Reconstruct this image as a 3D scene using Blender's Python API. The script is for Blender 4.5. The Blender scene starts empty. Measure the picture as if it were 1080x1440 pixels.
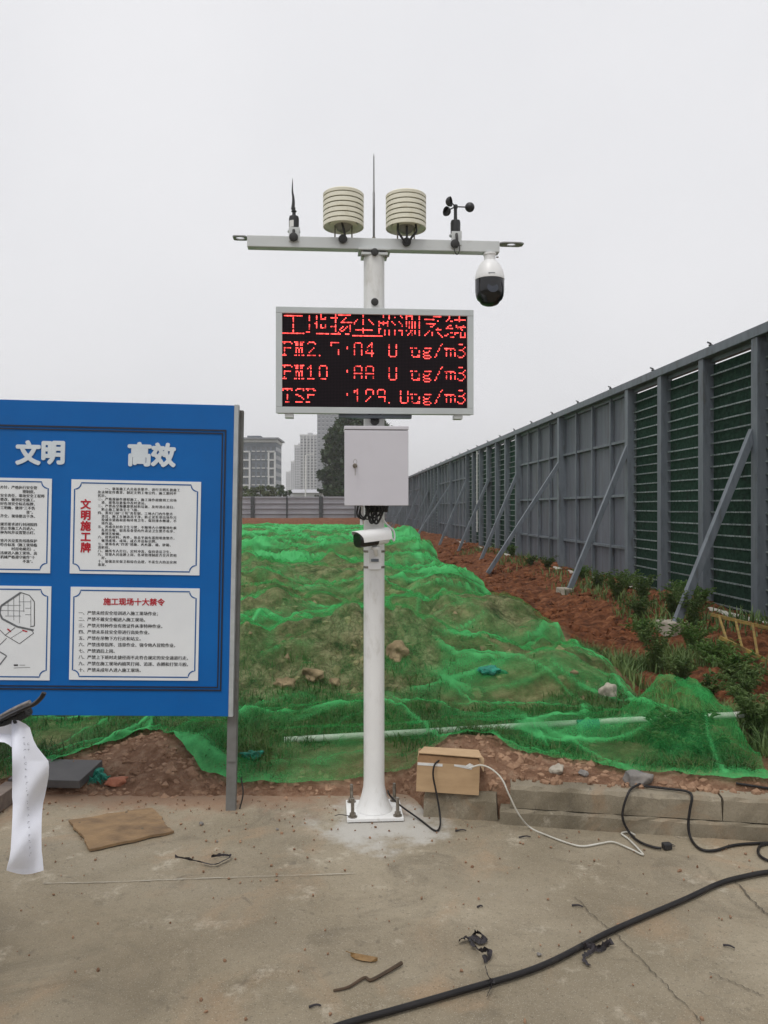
import bpy, bmesh, math, random
import numpy as np
from mathutils import Vector, Matrix

# ---------------------------------------------------------------- camera, sky, sun, exposure
random.seed(7)
RNG = np.random.default_rng(11)
sc = bpy.context.scene
C = sc.collection
F = 1100.0            # focal length in photograph pixels
EYE = 1.62            # eye height
HOR = 715.0           # horizon row
cam_d = bpy.data.cameras.new('camera')
cam_d.sensor_fit = 'VERTICAL'
cam_d.sensor_height = 36.0
cam_d.sensor_width = 27.0
cam_d.lens = F / 1440 * 36
cam_d.clip_start = 0.05
cam_d.clip_end = 6000
cam_d.shift_y = (HOR - 720) / 1440
cam = bpy.data.objects.new('camera', cam_d)
C.objects.link(cam)
cam.location = (0, 0, EYE)
cam.rotation_euler = (math.radians(90), 0, 0)
sc.camera = cam

SUN_EL, SUN_AZ = math.radians(64), math.radians(205)     # high, behind the camera's left shoulder, all cloud
wd = bpy.data.worlds.new('World')
sc.world = wd
wd.use_nodes = True
nt = wd.node_tree
nt.nodes.clear()
out = nt.nodes.new('ShaderNodeOutputWorld')
bg = nt.nodes.new('ShaderNodeBackground')
sky = nt.nodes.new('ShaderNodeTexSky')
sky.sky_type = 'NISHITA'
sky.sun_disc = False
sky.sun_elevation = SUN_EL
sky.sun_rotation = SUN_AZ
sky.air_density = 1.0
sky.dust_density = 4.0
hs = nt.nodes.new('ShaderNodeHueSaturation')
hs.inputs['Saturation'].default_value = 0.06
nt.links.new(sky.outputs[0], hs.inputs['Color'])
mx = nt.nodes.new('ShaderNodeMix')
mx.data_type = 'RGBA'
mx.inputs[0].default_value = 0.90
nt.links.new(hs.outputs[0], mx.inputs[6])
cn = nt.nodes.new('ShaderNodeTexNoise')                 # even cloud cover with faint swells
cn.inputs['Scale'].default_value = 2.2
cn.inputs['Detail'].default_value = 5
ctc = nt.nodes.new('ShaderNodeTexCoord')
nt.links.new(ctc.outputs['Generated'], cn.inputs['Vector'])
cr0 = nt.nodes.new('ShaderNodeValToRGB')
cr0.color_ramp.elements[0].position = .3
cr0.color_ramp.elements[0].color = (8.6, 8.65, 9.0, 1)
cr0.color_ramp.elements[1].position = .7
cr0.color_ramp.elements[1].color = (9.45, 9.45, 9.75, 1)
nt.links.new(cn.outputs['Fac'], cr0.inputs[0])
nt.links.new(cr0.outputs[0], mx.inputs[7])
bg.inputs[1].default_value = 0.1
nt.links.new(mx.outputs[2], bg.inputs[0])
nt.links.new(bg.outputs[0], out.inputs[0])

sun_d = bpy.data.lights.new('sun', 'SUN')
sun_d.energy = 1.5
sun_d.angle = math.radians(24)
sun_d.color = (1.0, 0.97, 0.92)
sun = bpy.data.objects.new('sun', sun_d)
C.objects.link(sun)
sv = Vector((math.sin(SUN_AZ) * math.cos(SUN_EL), math.cos(SUN_AZ) * math.cos(SUN_EL), math.sin(SUN_EL)))
sun.rotation_euler = sv.to_track_quat('Z', 'Y').to_euler()
sun.location = (0, 0, 30)

vs = sc.view_settings
vs.view_transform = 'Standard'
vs.look = 'None'
vs.exposure = 0.0
vs.gamma = 1.0
vs.use_curve_mapping = False
cy = sc.cycles
cy.max_bounces = 6
cy.diffuse_bounces = 3
cy.glossy_bounces = 3
cy.transmission_bounces = 4
cy.transparent_max_bounces = 16
cy.volume_bounces = 1
cy.use_denoising = True


# ---------------------------------------------------------------- helpers
def W(px, py, Y):
    """point seen at photograph pixel px, py when it stands Y metres out"""
    return Vector(((px - 540) / F * Y, Y, EYE - (py - HOR) / F * Y))


def G(px, py, z=0.0):
    """point at height z seen at that pixel"""
    Y = (EYE - z) * F / (py - HOR)
    return Vector(((px - 540) / F * Y, Y, z))


def rgb(r, g, b):
    def f(c):
        c /= 255.0
        return c / 12.92 if c <= 0.04045 else ((c + 0.055) / 1.055) ** 2.4
    return (f(r), f(g), f(b), 1)


MATS = {}


def mat(name, c1, c2=None, scale=8.0, rough=0.6, metal=0.0, bump=0.0, bscale=60.0, detail=6.0, spec=0.5, lo=0.35, hi=0.65, stretch=None, dirt=None, dscale=2.5, dlo=.55, dhi=.75, rnd=0.0):
    if name in MATS:
        return MATS[name]
    m = bpy.data.materials.new(name)
    m.use_nodes = True
    t = m.node_tree
    b = t.nodes['Principled BSDF']
    b.inputs['Roughness'].default_value = rough
    b.inputs['Metallic'].default_value = metal
    b.inputs['Specular IOR Level'].default_value = spec
    tc = t.nodes.new('ShaderNodeTexCoord')
    src = tc.outputs['Object']
    if stretch:
        mp = t.nodes.new('ShaderNodeMapping')
        mp.inputs['Scale'].default_value = stretch
        t.links.new(src, mp.inputs[0])
        src = mp.outputs[0]
    if rnd:
        oi = t.nodes.new('ShaderNodeObjectInfo')
        of = t.nodes.new('ShaderNodeVectorMath')
        of.operation = 'MULTIPLY_ADD'
        t.links.new(oi.outputs['Random'], of.inputs[0])
        of.inputs[1].default_value = (37, 53, 71)
        t.links.new(src, of.inputs[2])
        src = of.outputs[0]
    if c2 is None:
        c2 = tuple(min(1, v * 0.86) for v in c1[:3]) + (1,)
    n = t.nodes.new('ShaderNodeTexNoise')
    n.inputs['Scale'].default_value = scale
    n.inputs['Detail'].default_value = detail
    n.inputs['Roughness'].default_value = 0.65
    t.links.new(src, n.inputs['Vector'])
    r = t.nodes.new('ShaderNodeValToRGB')
    r.color_ramp.elements[0].position = lo
    r.color_ramp.elements[0].color = c1
    r.color_ramp.elements[1].position = hi
    r.color_ramp.elements[1].color = c2
    t.links.new(n.outputs['Fac'], r.inputs[0])
    col = r.outputs[0]
    if dirt:
        n3 = t.nodes.new('ShaderNodeTexNoise')
        n3.inputs['Scale'].default_value = dscale
        n3.inputs['Detail'].default_value = 9
        n3.inputs['Roughness'].default_value = 0.7
        t.links.new(src, n3.inputs['Vector'])
        r3 = t.nodes.new('ShaderNodeMapRange')
        r3.inputs[1].default_value = dlo
        r3.inputs[2].default_value = dhi
        t.links.new(n3.outputs['Fac'], r3.inputs[0])
        mm = t.nodes.new('ShaderNodeMix')
        mm.data_type = 'RGBA'
        t.links.new(r3.outputs[0], mm.inputs[0])
        t.links.new(col, mm.inputs[6])
        mm.inputs[7].default_value = dirt
        col = mm.outputs[2]
    if rnd:
        rm = t.nodes.new('ShaderNodeMapRange')
        rm.inputs[3].default_value = 1 - rnd
        rm.inputs[4].default_value = 1 + rnd * .6
        t.links.new(oi.outputs['Random'], rm.inputs[0])
        vm = t.nodes.new('ShaderNodeVectorMath')
        vm.operation = 'SCALE'
        t.links.new(col, vm.inputs[0])
        t.links.new(rm.outputs[0], vm.inputs['Scale'])
        col = vm.outputs[0]
    t.links.new(col, b.inputs['Base Color'])
    if bump > 0:
        n2 = t.nodes.new('ShaderNodeTexNoise')
        n2.inputs['Scale'].default_value = bscale
        n2.inputs['Detail'].default_value = 8
        t.links.new(src, n2.inputs['Vector'])
        bp = t.nodes.new('ShaderNodeBump')
        bp.inputs['Strength'].default_value = bump
        bp.inputs['Distance'].default_value = 0.02
        t.links.new(n2.outputs['Fac'], bp.inputs['Height'])
        t.links.new(bp.outputs[0], b.inputs['Normal'])
    MATS[name] = m
    return m


def tag(o, label=None, cat=None, group=None, kind=None):
    if label:
        o['label'] = label
    if cat:
        o['category'] = cat
    if group:
        o['group'] = group
    if kind:
        o['kind'] = kind
    return o


def thing(name, label, cat, loc=(0, 0, 0), rz=0.0, group=None):
    o = bpy.data.objects.new(name, None)
    C.objects.link(o)
    o.empty_display_size = 0.1
    o.location = loc
    o.rotation_euler = (0, 0, rz)
    return tag(o, label, cat, group)


def copy_tree(o, parent=None):
    c = o.copy()
    C.objects.link(c)
    c.parent = parent
    for ch in list(o.children):
        copy_tree(ch, c)
    return c


def link(name, me, parent=None, m=None):
    o = bpy.data.objects.new(name, me)
    C.objects.link(o)
    if m:
        if not me.materials:
            me.materials.append(m)
    if parent:
        o.parent = parent
    return o


def catmull(pts, k=6):
    pts = [Vector(p) for p in pts]
    if len(pts) < 3:
        return pts
    P = [pts[0] * 2 - pts[1]] + pts + [pts[-1] * 2 - pts[-2]]
    o = []
    for i in range(1, len(P) - 2):
        a, b, c, d = P[i - 1], P[i], P[i + 1], P[i + 2]
        for j in range(k):
            t = j / k
            o.append(0.5 * ((2 * b) + (c - a) * t + (2 * a - 5 * b + 4 * c - d) * t * t + (3 * b - a - 3 * c + d) * t ** 3))
    o.append(pts[-1])
    return o


class MB:
    def __init__(self):
        self.v = []
        self.f = []

    def add(self, vs_, fs_):
        n = len(self.v)
        self.v += [tuple(v) for v in vs_]
        self.f += [tuple(i + n for i in f) for f in fs_]
        return self

    def box(self, x0, x1, y0, y1, z0, z1, M=None):
        vs_ = [Vector((x, y, z)) for x in (x0, x1) for y in (y0, y1) for z in (z0, z1)]
        if M is not None:
            vs_ = [M @ v for v in vs_]
        return self.add(vs_, [(0, 1, 3, 2), (4, 6, 7, 5), (0, 4, 5, 1), (2, 3, 7, 6), (0, 2, 6, 4), (1, 5, 7, 3)])

    def bar(self, a, b, w, d, up=(0, 0, 1)):
        """rectangular bar from a to b, w across, d deep"""
        a, b = Vector(a), Vector(b)
        t = (b - a).normalized()
        s = t.cross(Vector(up))
        if s.length < 1e-4:
            s = t.cross(Vector((0, 1, 0)))
        s.normalize()
        u = s.cross(t)
        vs_ = []
        for p in (a, b):
            for i, j in ((-1, -1), (1, -1), (1, 1), (-1, 1)):
                vs_.append(p + s * (i * w / 2) + u * (j * d / 2))
        return self.add(vs_, [(3, 2, 1, 0), (4, 5, 6, 7), (0, 1, 5, 4), (1, 2, 6, 5), (2, 3, 7, 6), (3, 0, 4, 7)])

    def tube(self, pts, r, n=8, k=6, smooth=True, r2=None, flat=1.0):
        P = catmull(pts, k) if smooth else [Vector(p) for p in pts]
        m = len(P)
        vs_, fs_ = [], []
        prev = None
        for i, p in enumerate(P):
            t = (P[min(i + 1, m - 1)] - P[max(i - 1, 0)])
            if t.length < 1e-9:
                t = Vector((0, 0, 1))
            t.normalize()
            if prev is None:
                s = t.cross(Vector((0, 0, 1)))
                if s.length < 1e-3:
                    s = t.cross(Vector((0, 1, 0)))
            else:
                s = prev - t * prev.dot(t)
            s.normalize()
            prev = s
            u = t.cross(s)
            rr = r if r2 is None else r + (r2 - r) * i / (m - 1)
            for j in range(n):
                a = 2 * math.pi * j / n
                vs_.append(p + s * (math.cos(a) * rr) + u * (math.sin(a) * rr * flat))
        for i in range(m - 1):
            for j in range(n):
                q = (j + 1) % n
                fs_.append((i * n + j, i * n + q, (i + 1) * n + q, (i + 1) * n + j))
        fs_.append(tuple(range(n - 1, -1, -1)))
        fs_.append(tuple((m - 1) * n + j for j in range(n)))
        return self.add(vs_, fs_)

    def lathe(self, prof, n=24, M=None, cap=True):
        """prof: (radius, z) from bottom to top"""
        vs_, fs_ = [], []
        for r, z in prof:
            for j in range(n):
                a = 2 * math.pi * j / n
                v = Vector((math.cos(a) * r, math.sin(a) * r, z))
                vs_.append(M @ v if M is not None else v)
        for i in range(len(prof) - 1):
            for j in range(n):
                q = (j + 1) % n
                fs_.append((i * n + j, i * n + q, (i + 1) * n + q, (i + 1) * n + j))
        if cap:
            if prof[0][0] > 1e-5:
                fs_.append(tuple(range(n - 1, -1, -1)))
            if prof[-1][0] > 1e-5:
                fs_.append(tuple((len(prof) - 1) * n + j for j in range(n)))
        return self.add(vs_, fs_)

    def mesh(self, name, m=None, smooth=False, bevel=0.0, seg=2, angle=35):
        me = bpy.data.meshes.new(name)
        me.from_pydata(self.v, [], self.f)
        if bevel > 0:
            bm = bmesh.new()
            bm.from_mesh(me)
            bmesh.ops.remove_doubles(bm, verts=bm.verts, dist=1e-6)
            ed = [e for e in bm.edges if len(e.link_faces) == 2 and e.calc_face_angle(0) > math.radians(angle)]
            bmesh.ops.bevel(bm, geom=ed, offset=bevel, segments=seg, profile=0.6, affect='EDGES', clamp_overlap=True)
            bm.to_mesh(me)
            bm.free()
        if m:
            me.materials.append(m)
        if smooth:
            me.polygons.foreach_set('use_smooth', [True] * len(me.polygons))
            try:
                me.set_sharp_from_angle(angle=math.radians(40))
            except Exception:
                pass
        me.update()
        return me

    def build(self, name, m, parent=None, smooth=False, bevel=0.0, seg=2, angle=35):
        return link(name, self.mesh(name, m, smooth, bevel, seg, angle), parent)


def rock_mesh(name, m, seed, sx=1, sy=1, sz=1, sub=2, rough=0.25, fl=0.15):
    r = np.random.default_rng(seed)
    bm = bmesh.new()
    bmesh.ops.create_icosphere(bm, subdivisions=sub, radius=1)
    ph = r.uniform(0, 6, (6, 3))
    fr = r.uniform(0.8, 2.8, (6, 3))
    cuts = [(Vector(r.normal(size=3)).normalized(), r.uniform(.55, .85)) for _ in range(7)]
    for v in bm.verts:
        p = v.co.copy()
        for n_, d in cuts:
            e = p.dot(n_) - d
            if e > 0:
                p -= n_ * e * 0.9
        q = sum(math.sin(fr[i][0] * p.x * 2 + ph[i][0]) * math.cos(fr[i][1] * p.y * 2 + ph[i][1]) * math.sin(fr[i][2] * p.z * 2 + ph[i][2]) for i in range(6))
        p *= 1 + rough * q * 0.25 + r.uniform(-.03, .03)
        v.co = (p.x * sx, p.y * sy, p.z * sz)
    me = bpy.data.meshes.new(name)
    bm.to_mesh(me)
    bm.free()
    me.materials.append(m)
    return me


def text_mesh(name, body, size, m, parent, x, z, y, offset=0.0, align='LEFT', line=1.0, sp=1.0, res=2, depth=0.0):
    c = bpy.data.curves.new('type', 'FONT')
    c.body = body
    c.size = size
    c.resolution_u = res
    c.align_x = align
    c.space_line = line
    c.space_character = sp
    c.extrude = depth
    o = bpy.data.objects.new('type', c)
    C.objects.link(o)
    dg = bpy.context.evaluated_depsgraph_get()
    me = bpy.data.meshes.new_from_object(o.evaluated_get(dg))
    bpy.data.objects.remove(o)
    bpy.data.curves.remove(c)
    if offset > 0:
        # bolder strokes: the same outline stacked with tiny shifts
        bm = bmesh.new()
        n_sh = 8 if offset > .001 else 2
        for k in range(n_sh):
            ang = 2 * math.pi * k / n_sh
            before = len(bm.verts)
            bm.from_mesh(me)
            bm.verts.ensure_lookup_table()
            for v in bm.verts[before:]:
                v.co.x += offset * math.cos(ang)
                v.co.y += offset * math.sin(ang)
                v.co.z += .00006 * k
        bm.to_mesh(me)
        bm.free()
    for v in me.vertices:
        a, b, d = v.co
        v.co = (x + a, y - d, z + b)
    me.name = name
    me.materials.clear()
    me.materials.append(m)
    return link(name, me, parent)


# numpy value noise
def _hash(i, j, s):
    h = (i * 374761393 + j * 668265263 + s * 974634541) & 0xFFFFFFFF
    h = ((h ^ (h >> 13)) * 1274126177) & 0xFFFFFFFF
    return ((h ^ (h >> 16)) & 0xFFFF) / 65535.0


def vnoise(x, y, s=0):
    x = np.asarray(x, float)
    y = np.asarray(y, float)
    i = np.floor(x).astype(np.int64)
    j = np.floor(y).astype(np.int64)
    u = x - i
    v = y - j
    u = u * u * (3 - 2 * u)
    v = v * v * (3 - 2 * v)
    a, b = _hash(i, j, s), _hash(i + 1, j, s)
    c, d = _hash(i, j + 1, s), _hash(i + 1, j + 1, s)
    return (a + (b - a) * u) * (1 - v) + (c + (d - c) * u) * v - 0.5


def fbm(x, y, s=0, o=4, g=0.5):
    t = 0
    a = 1.0
    for k in range(o):
        t = t + a * vnoise(x * 2 ** k + 17.3 * k, y * 2 ** k - 9.1 * k, s + k)
        a *= g
    return t


def sstep(a, b, x):
    t = np.clip((x - a) / (b - a), 0, 1)
    return t * t * (3 - 2 * t)


# ---------------------------------------------------------------- terrain
NET_R = np.array([(4.0, 1.97), (4.35, 2.1), (4.73, 2.2), (5.3, 2.22), (5.7, 2.05), (6.0, 1.95), (6.84, 1.93), (8.1, 2.02), (9.1, 1.97), (10, 1.82), (11.3, 1.65), (13.4, 1.46), (15.5, 1.15), (20.5, 1.05), (24.5, 1.1), (26.7, .85), (29, .5), (45, .0), (90, -1)])
NET_F = np.array([(-14, 4.6), (-3.2, 4.45), (-2.4, 4.42), (-2.05, 4.62), (-1.84, 4.9), (-1.62, 5.18), (-1.5, 5.16), (-1.29, 4.84), (-1.07, 4.60), (-.87, 4.50), (-.5, 4.50), (-.08, 4.56), (.18, 4.6), (.41, 4.55), (.62, 4.57), (.88, 4.42), (1.19, 4.23), (1.35, 4.14), (1.55, 4.07), (1.97, 4.0), (2.4, 4.0)])


def net_r(Y):
    return np.interp(Y, NET_R[:, 0], NET_R[:, 1])


def net_f(X):
    return np.interp(X, NET_F[:, 0], NET_F[:, 1]) + 0.03 * fbm(np.asarray(X) * 3, np.asarray(X) * 0 + 5, 40, 3)


def kerb_y(X):
    return 4.02 - 0.167 * (X - 0.647)


def fence_x(Y):
    return 5.453 - 0.0636 * Y


def height(X, Y, fine=True):
    X = np.asarray(X, float)
    Y = np.asarray(Y, float)
    Yw = Y + (.5 * fbm(X * .7, X * 0 + 2, 5, 3) + .9 * fbm(X * .35, Y * .2, 6, 3) * sstep(7, 10, Y)) * sstep(5.2, 6.5, Y) * (1 - sstep(30, 45, Y))
    heap = np.interp(Yw, [3, 4.25, 4.4, 4.55, 4.8, 5.3, 5.9, 6.3, 6.75, 7.05, 7.4, 8.2, 9.0, 9.5, 9.9, 11, 12.4, 13, 13.6, 15, 16.4, 17.2, 18.2, 20, 24, 26, 30, 35, 42, 50, 60, 90, 200],
                     [-.12, -.06, -.012, .03, .07, .11, .14, .22, .38, .43, .40, .24, .31, .41, .40, .27, .42, .52, .50, .36, .52, .64, .62, .48, .74, .68, .70, .77, .67, .62, .62, .62, .55])
    d = Y - kerb_y(X)
    right = np.interp(d, [-1, .03, .08, .14, .3, .6, 1.2, 2.0], [-.25, -.2, .155, .19, .215, .19, .12, .18])
    k = sstep(.12, .4, X) * (1 - sstep(5.0, 6.2, Y))
    z = heap * (1 - k) + right * k
    # open soil between the heap and the hoarding
    soil = -.06 + .27 * sstep(2.3, .3, fence_x(Y) - X)
    q = sstep(-.25, .55, X - net_r(Y)) * sstep(5.0, 6.0, Y)
    z = z * (1 - q) + soil * q
    # local swells
    def bump(cx, cy, rx, ry, a):
        return a * np.exp(-((X - cx) / rx) ** 2 - ((Y - cy) / ry) ** 2)
    z = z + bump(-.25, 7.0, .8, .45, .06) + bump(.1, 7.0, .22, .3, .07) - bump(-2.2, 6.6, 1.2, .6, .12) - bump(1.4, 7.2, .7, .7, .08)
    z = z + bump(-1.2, 4.9, .42, .24, .07) + bump(.55, 4.6, .22, .2, .07) + bump(-3.2, 15, 2.2, 1.4, .22) + bump(-1.5, 17.5, 1.4, 1.2, .15)
    z = z + bump(-6, 12, 2, 2, .3) + bump(-2.0, 11.5, 1.2, .8, .08) + bump(.9, 10.5, .8, .5, .12) + bump(.3, 24, 1.2, 2, .12) + bump(-1.5, 14, 1.1, .7, .20) + bump(.87, 9.6, .55, .45, .16) + bump(-.5, 7.0, .9, .35, .10) + bump(-1.35, 10.3, .7, .5, .18) + bump(1.4, 6.2, .32, .35, .13) + bump(-.2, 12, .6, .5, .14) + bump(-3.0, 8.6, .8, .6, .2)
    far = sstep(5, 9, Y)
    z = z + (0.03 + 0.22 * far) * fbm(X * .5, Y * .5, 3, 4) * sstep(4.3, 5, Y) * (1 - .6 * q) * (1 - .75 * sstep(28, 42, Y))
    z = z + .42 * sstep(5.8, 7.5, Y) * (1 - q) * (np.abs(fbm(X * 1.2, Y * 1.0, 13, 4, .55)) - .12) * (1 - .85 * sstep(18, 38, Y))
    if fine:
        a = sstep(4.25, 4.7, Y) * (1 - k) + k * sstep(.1, .25, d)
        z = z + a * (.045 * fbm(X * 3.2, Y * 3.2, 21, 4, .55) + .03 * np.abs(fbm(X * 8, Y * 8, 31, 4, .6)))
        face = np.exp(-((Y - 6.65) / .45) ** 2) * (1 - q) * np.clip(.5 + 1.4 * fbm(X * .8, Y * .8, 71, 2), .1, 1.2)
        z = z + face * (.34 * (np.abs(fbm(X * 2.6, Y * 2.4, 72, 4, .62)) - .1) + .07 * np.abs(fbm(X * 11, Y * 9, 73, 3, .6)))
        rs = q * sstep(0, .6, q)
        z = z + rs * (.16 * np.abs(fbm(X * 1.9, Y * 1.6, 51, 4, .6)) + .05 * np.abs(fbm(X * 6, Y * 5, 55, 4, .6)))
    return z


def hz(x, y):
    return float(height(np.array([x]), np.array([y]))[0])


def onto(px, py, dz=0.0):
    """march the pixel's ray down to the terrain"""
    Ys = np.linspace(3.6, 60, 6000)
    X = (px - 540) / F * Ys
    Z = EYE - (py - HOR) / F * Ys
    h = np.maximum(height(X, Ys), 0.0)
    i = int(np.argmax(Z <= h))
    return Vector((X[i], Ys[i], h[i] + dz))


def grid_mesh(name, V, nx, ny, m, smooth=True, attrs=None):
    me = bpy.data.meshes.new(name)
    me.vertices.add(nx * ny)
    me.vertices.foreach_set('co', V.astype(np.float32).ravel())
    a = np.arange((nx - 1) * (ny - 1))
    r = a // (nx - 1)
    c = a % (nx - 1)
    i0 = r * nx + c
    idx = np.stack([i0, i0 + 1, i0 + nx + 1, i0 + nx], 1).astype(np.int32)
    me.loops.add(idx.size)
    me.loops.foreach_set('vertex_index', idx.ravel())
    me.polygons.add(len(idx))
    me.polygons.foreach_set('loop_start', np.arange(0, idx.size, 4, dtype=np.int32))
    me.polygons.foreach_set('use_smooth', np.full(len(idx), smooth))
    me.update(calc_edges=True)
    for k_, vals in (attrs or {}).items():
        at = me.attributes.new(k_, 'FLOAT', 'POINT')
        at.data.foreach_set('value', vals.astype(np.float32).ravel())
    me.materials.append(m)
    return me


def soil_material():
    m = bpy.data.materials.new('earth')
    m.use_nodes = True
    t = m.node_tree
    b = t.nodes['Principled BSDF']
    b.inputs['Roughness'].default_value = .95
    b.inputs['Specular IOR Level'].default_value = .15
    tc = t.nodes.new('ShaderNodeTexCoord')

    def noise(s, d=8, r=.65):
        n = t.nodes.new('ShaderNodeTexNoise')
        n.inputs['Scale'].default_value = s
        n.inputs['Detail'].default_value = d
        n.inputs['Roughness'].default_value = r
        t.links.new(tc.outputs['Object'], n.inputs['Vector'])
        return n.outputs['Fac']

    def ramp(f, *st):
        r = t.nodes.new('ShaderNodeValToRGB')
        e = r.color_ramp.elements
        while len(e) < len(st):
            e.new(.5)
        for q, (p, c) in zip(e, st):
            q.position = p
            q.color = c
        t.links.new(f, r.inputs[0])
        return r.outputs[0]

    def mix(f, a, b_):
        x = t.nodes.new('ShaderNodeMix')
        x.data_type = 'RGBA'
        t.links.new(f, x.inputs[0])
        t.links.new(a, x.inputs[6])
        t.links.new(b_, x.inputs[7])
        return x.outputs[2]
    red = ramp(noise(7, 10), (.32, (.042, .017, .008, 1)), (.5, (.165, .060, .026, 1)), (.70, (.33, .142, .066, 1)))
    brn = ramp(noise(5, 10), (.32, (.055, .044, .022, 1)), (.5, (.20, .155, .078, 1)), (.66, (.42, .33, .19, 1)))  # strong dark-to-light contrast, shade of pits in the heap put into colour
    tan = ramp(noise(9, 10), (.3, (.15, .075, .042, 1)), (.5, (.30, .170, .105, 1)), (.72, (.50, .34, .23, 1)))
    brn = mix(ramp(noise(1.7, 6), (.52, (0, 0, 0, 1)), (.66, (.55, .55, .55, 1))), brn, ramp(noise(14, 6), (.35, (.030, .045, .012, 1)), (.65, (.10, .125, .035, 1))))
    at = t.nodes.new('ShaderNodeAttribute')
    at.attribute_name = 'under'
    at3 = t.nodes.new('ShaderNodeAttribute')
    at3.attribute_name = 'bare'
    at2 = t.nodes.new('ShaderNodeAttribute')
    at2.attribute_name = 'edge'
    col = mix(at.outputs['Fac'], red, brn)
    col = mix(at2.outputs['Fac'], col, tan)
    bar = ramp(noise(6, 10, .7), (.34, (.05, .040, .022, 1)), (.48, (.23, .175, .10, 1)), (.62, (.44, .35, .22, 1)))
    fis = ramp(noise(11, 4, .6), (.44, (1, 1, 1, 1)), (.5, (.35, .35, .35, 1)), (.56, (1, 1, 1, 1)))
    ml = t.nodes.new('ShaderNodeMix')
    ml.data_type = 'RGBA'
    ml.blend_type = 'MULTIPLY'
    ml.inputs[0].default_value = .8
    t.links.new(bar, ml.inputs[6])
    t.links.new(fis, ml.inputs[7])
    col = mix(at3.outputs['Fac'], col, ml.outputs[2])
    t.links.new(col, b.inputs['Base Color'])
    bp = t.nodes.new('ShaderNodeBump')
    bp.inputs['Strength'].default_value = 1.0
    bp.inputs['Distance'].default_value = .06
    t.links.new(noise(28, 10, .7), bp.inputs['Height'])
    t.links.new(bp.outputs[0], b.inputs['Normal'])
    return m


M_EARTH = soil_material()
NX, NY = 460, 460
ty = np.linspace(0, 1, NY)
Yg = 3.5 + 96.5 * (0.10 * ty + 0.90 * ty ** 3.2)
tx = np.linspace(-1, 1, NX)
XX = tx[None, :] * (2.6 + .62 * Yg[:, None])
YY = np.repeat(Yg[:, None], NX, 1)
ZZ = height(XX, YY)
under = (1 - sstep(-.1, .25, XX - net_r(YY) + .15 * fbm(XX * 2, YY * 2, 8))) * (1 - sstep(36, 44, YY + 3 * fbm(XX * .4, YY * .4, 9)))
under = under * sstep(-.05, .5, YY - net_f(XX))
edge = (1 - sstep(0.0, .5, YY - net_f(XX) + .25 * fbm(XX * 3, YY * 3, 61))) * (1 - sstep(4.9, 5.6, YY))


def bare_at(X, Y):
    b_ = 0
    for cx_, cy_, rx, ry, a_ in ((-.45, 6.5, .85, .62, 1.4), (.12, 6.7, .36, .5, 1.2), (.9, 9.2, .9, .5, .8), (-2.2, 9.4, 1.2, .6, .7), (-1.8, 13.2, 2.0, .9, .8), (1.3, 6.6, .3, .3, .5), (-3.6, 6.6, .9, .4, .7), (.2, 16.8, 1.5, 1.0, .6), (-1.0, 5.55, .25, .12, .4)):
        b_ = np.maximum(b_, a_ * np.exp(-((X - cx_) / rx) ** 4 - ((Y - cy_) / ry) ** 4))
    return np.clip(b_ * (1 + 1.6 * fbm(X * 3, Y * 3, 401, 3)), 0, 1)


terr = link('earth_ground', grid_mesh('earth_ground', np.stack([XX, YY, ZZ], -1), NX, NY, M_EARTH, attrs={'under': under, 'edge': edge, 'bare': bare_at(XX, YY)}))
tag(terr, kind='structure')

gm = MB()
gm.add([(-1500, -1400, -.45), (1500, -1400, -.45), (1500, 1600, -.45), (-1500, 1600, -.45)], [(0, 1, 2, 3)])
tag(gm.build('ground', mat('far ground', rgb(96, 88, 70), rgb(80, 84, 60), scale=.05, rough=.95)), kind='structure')


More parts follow.
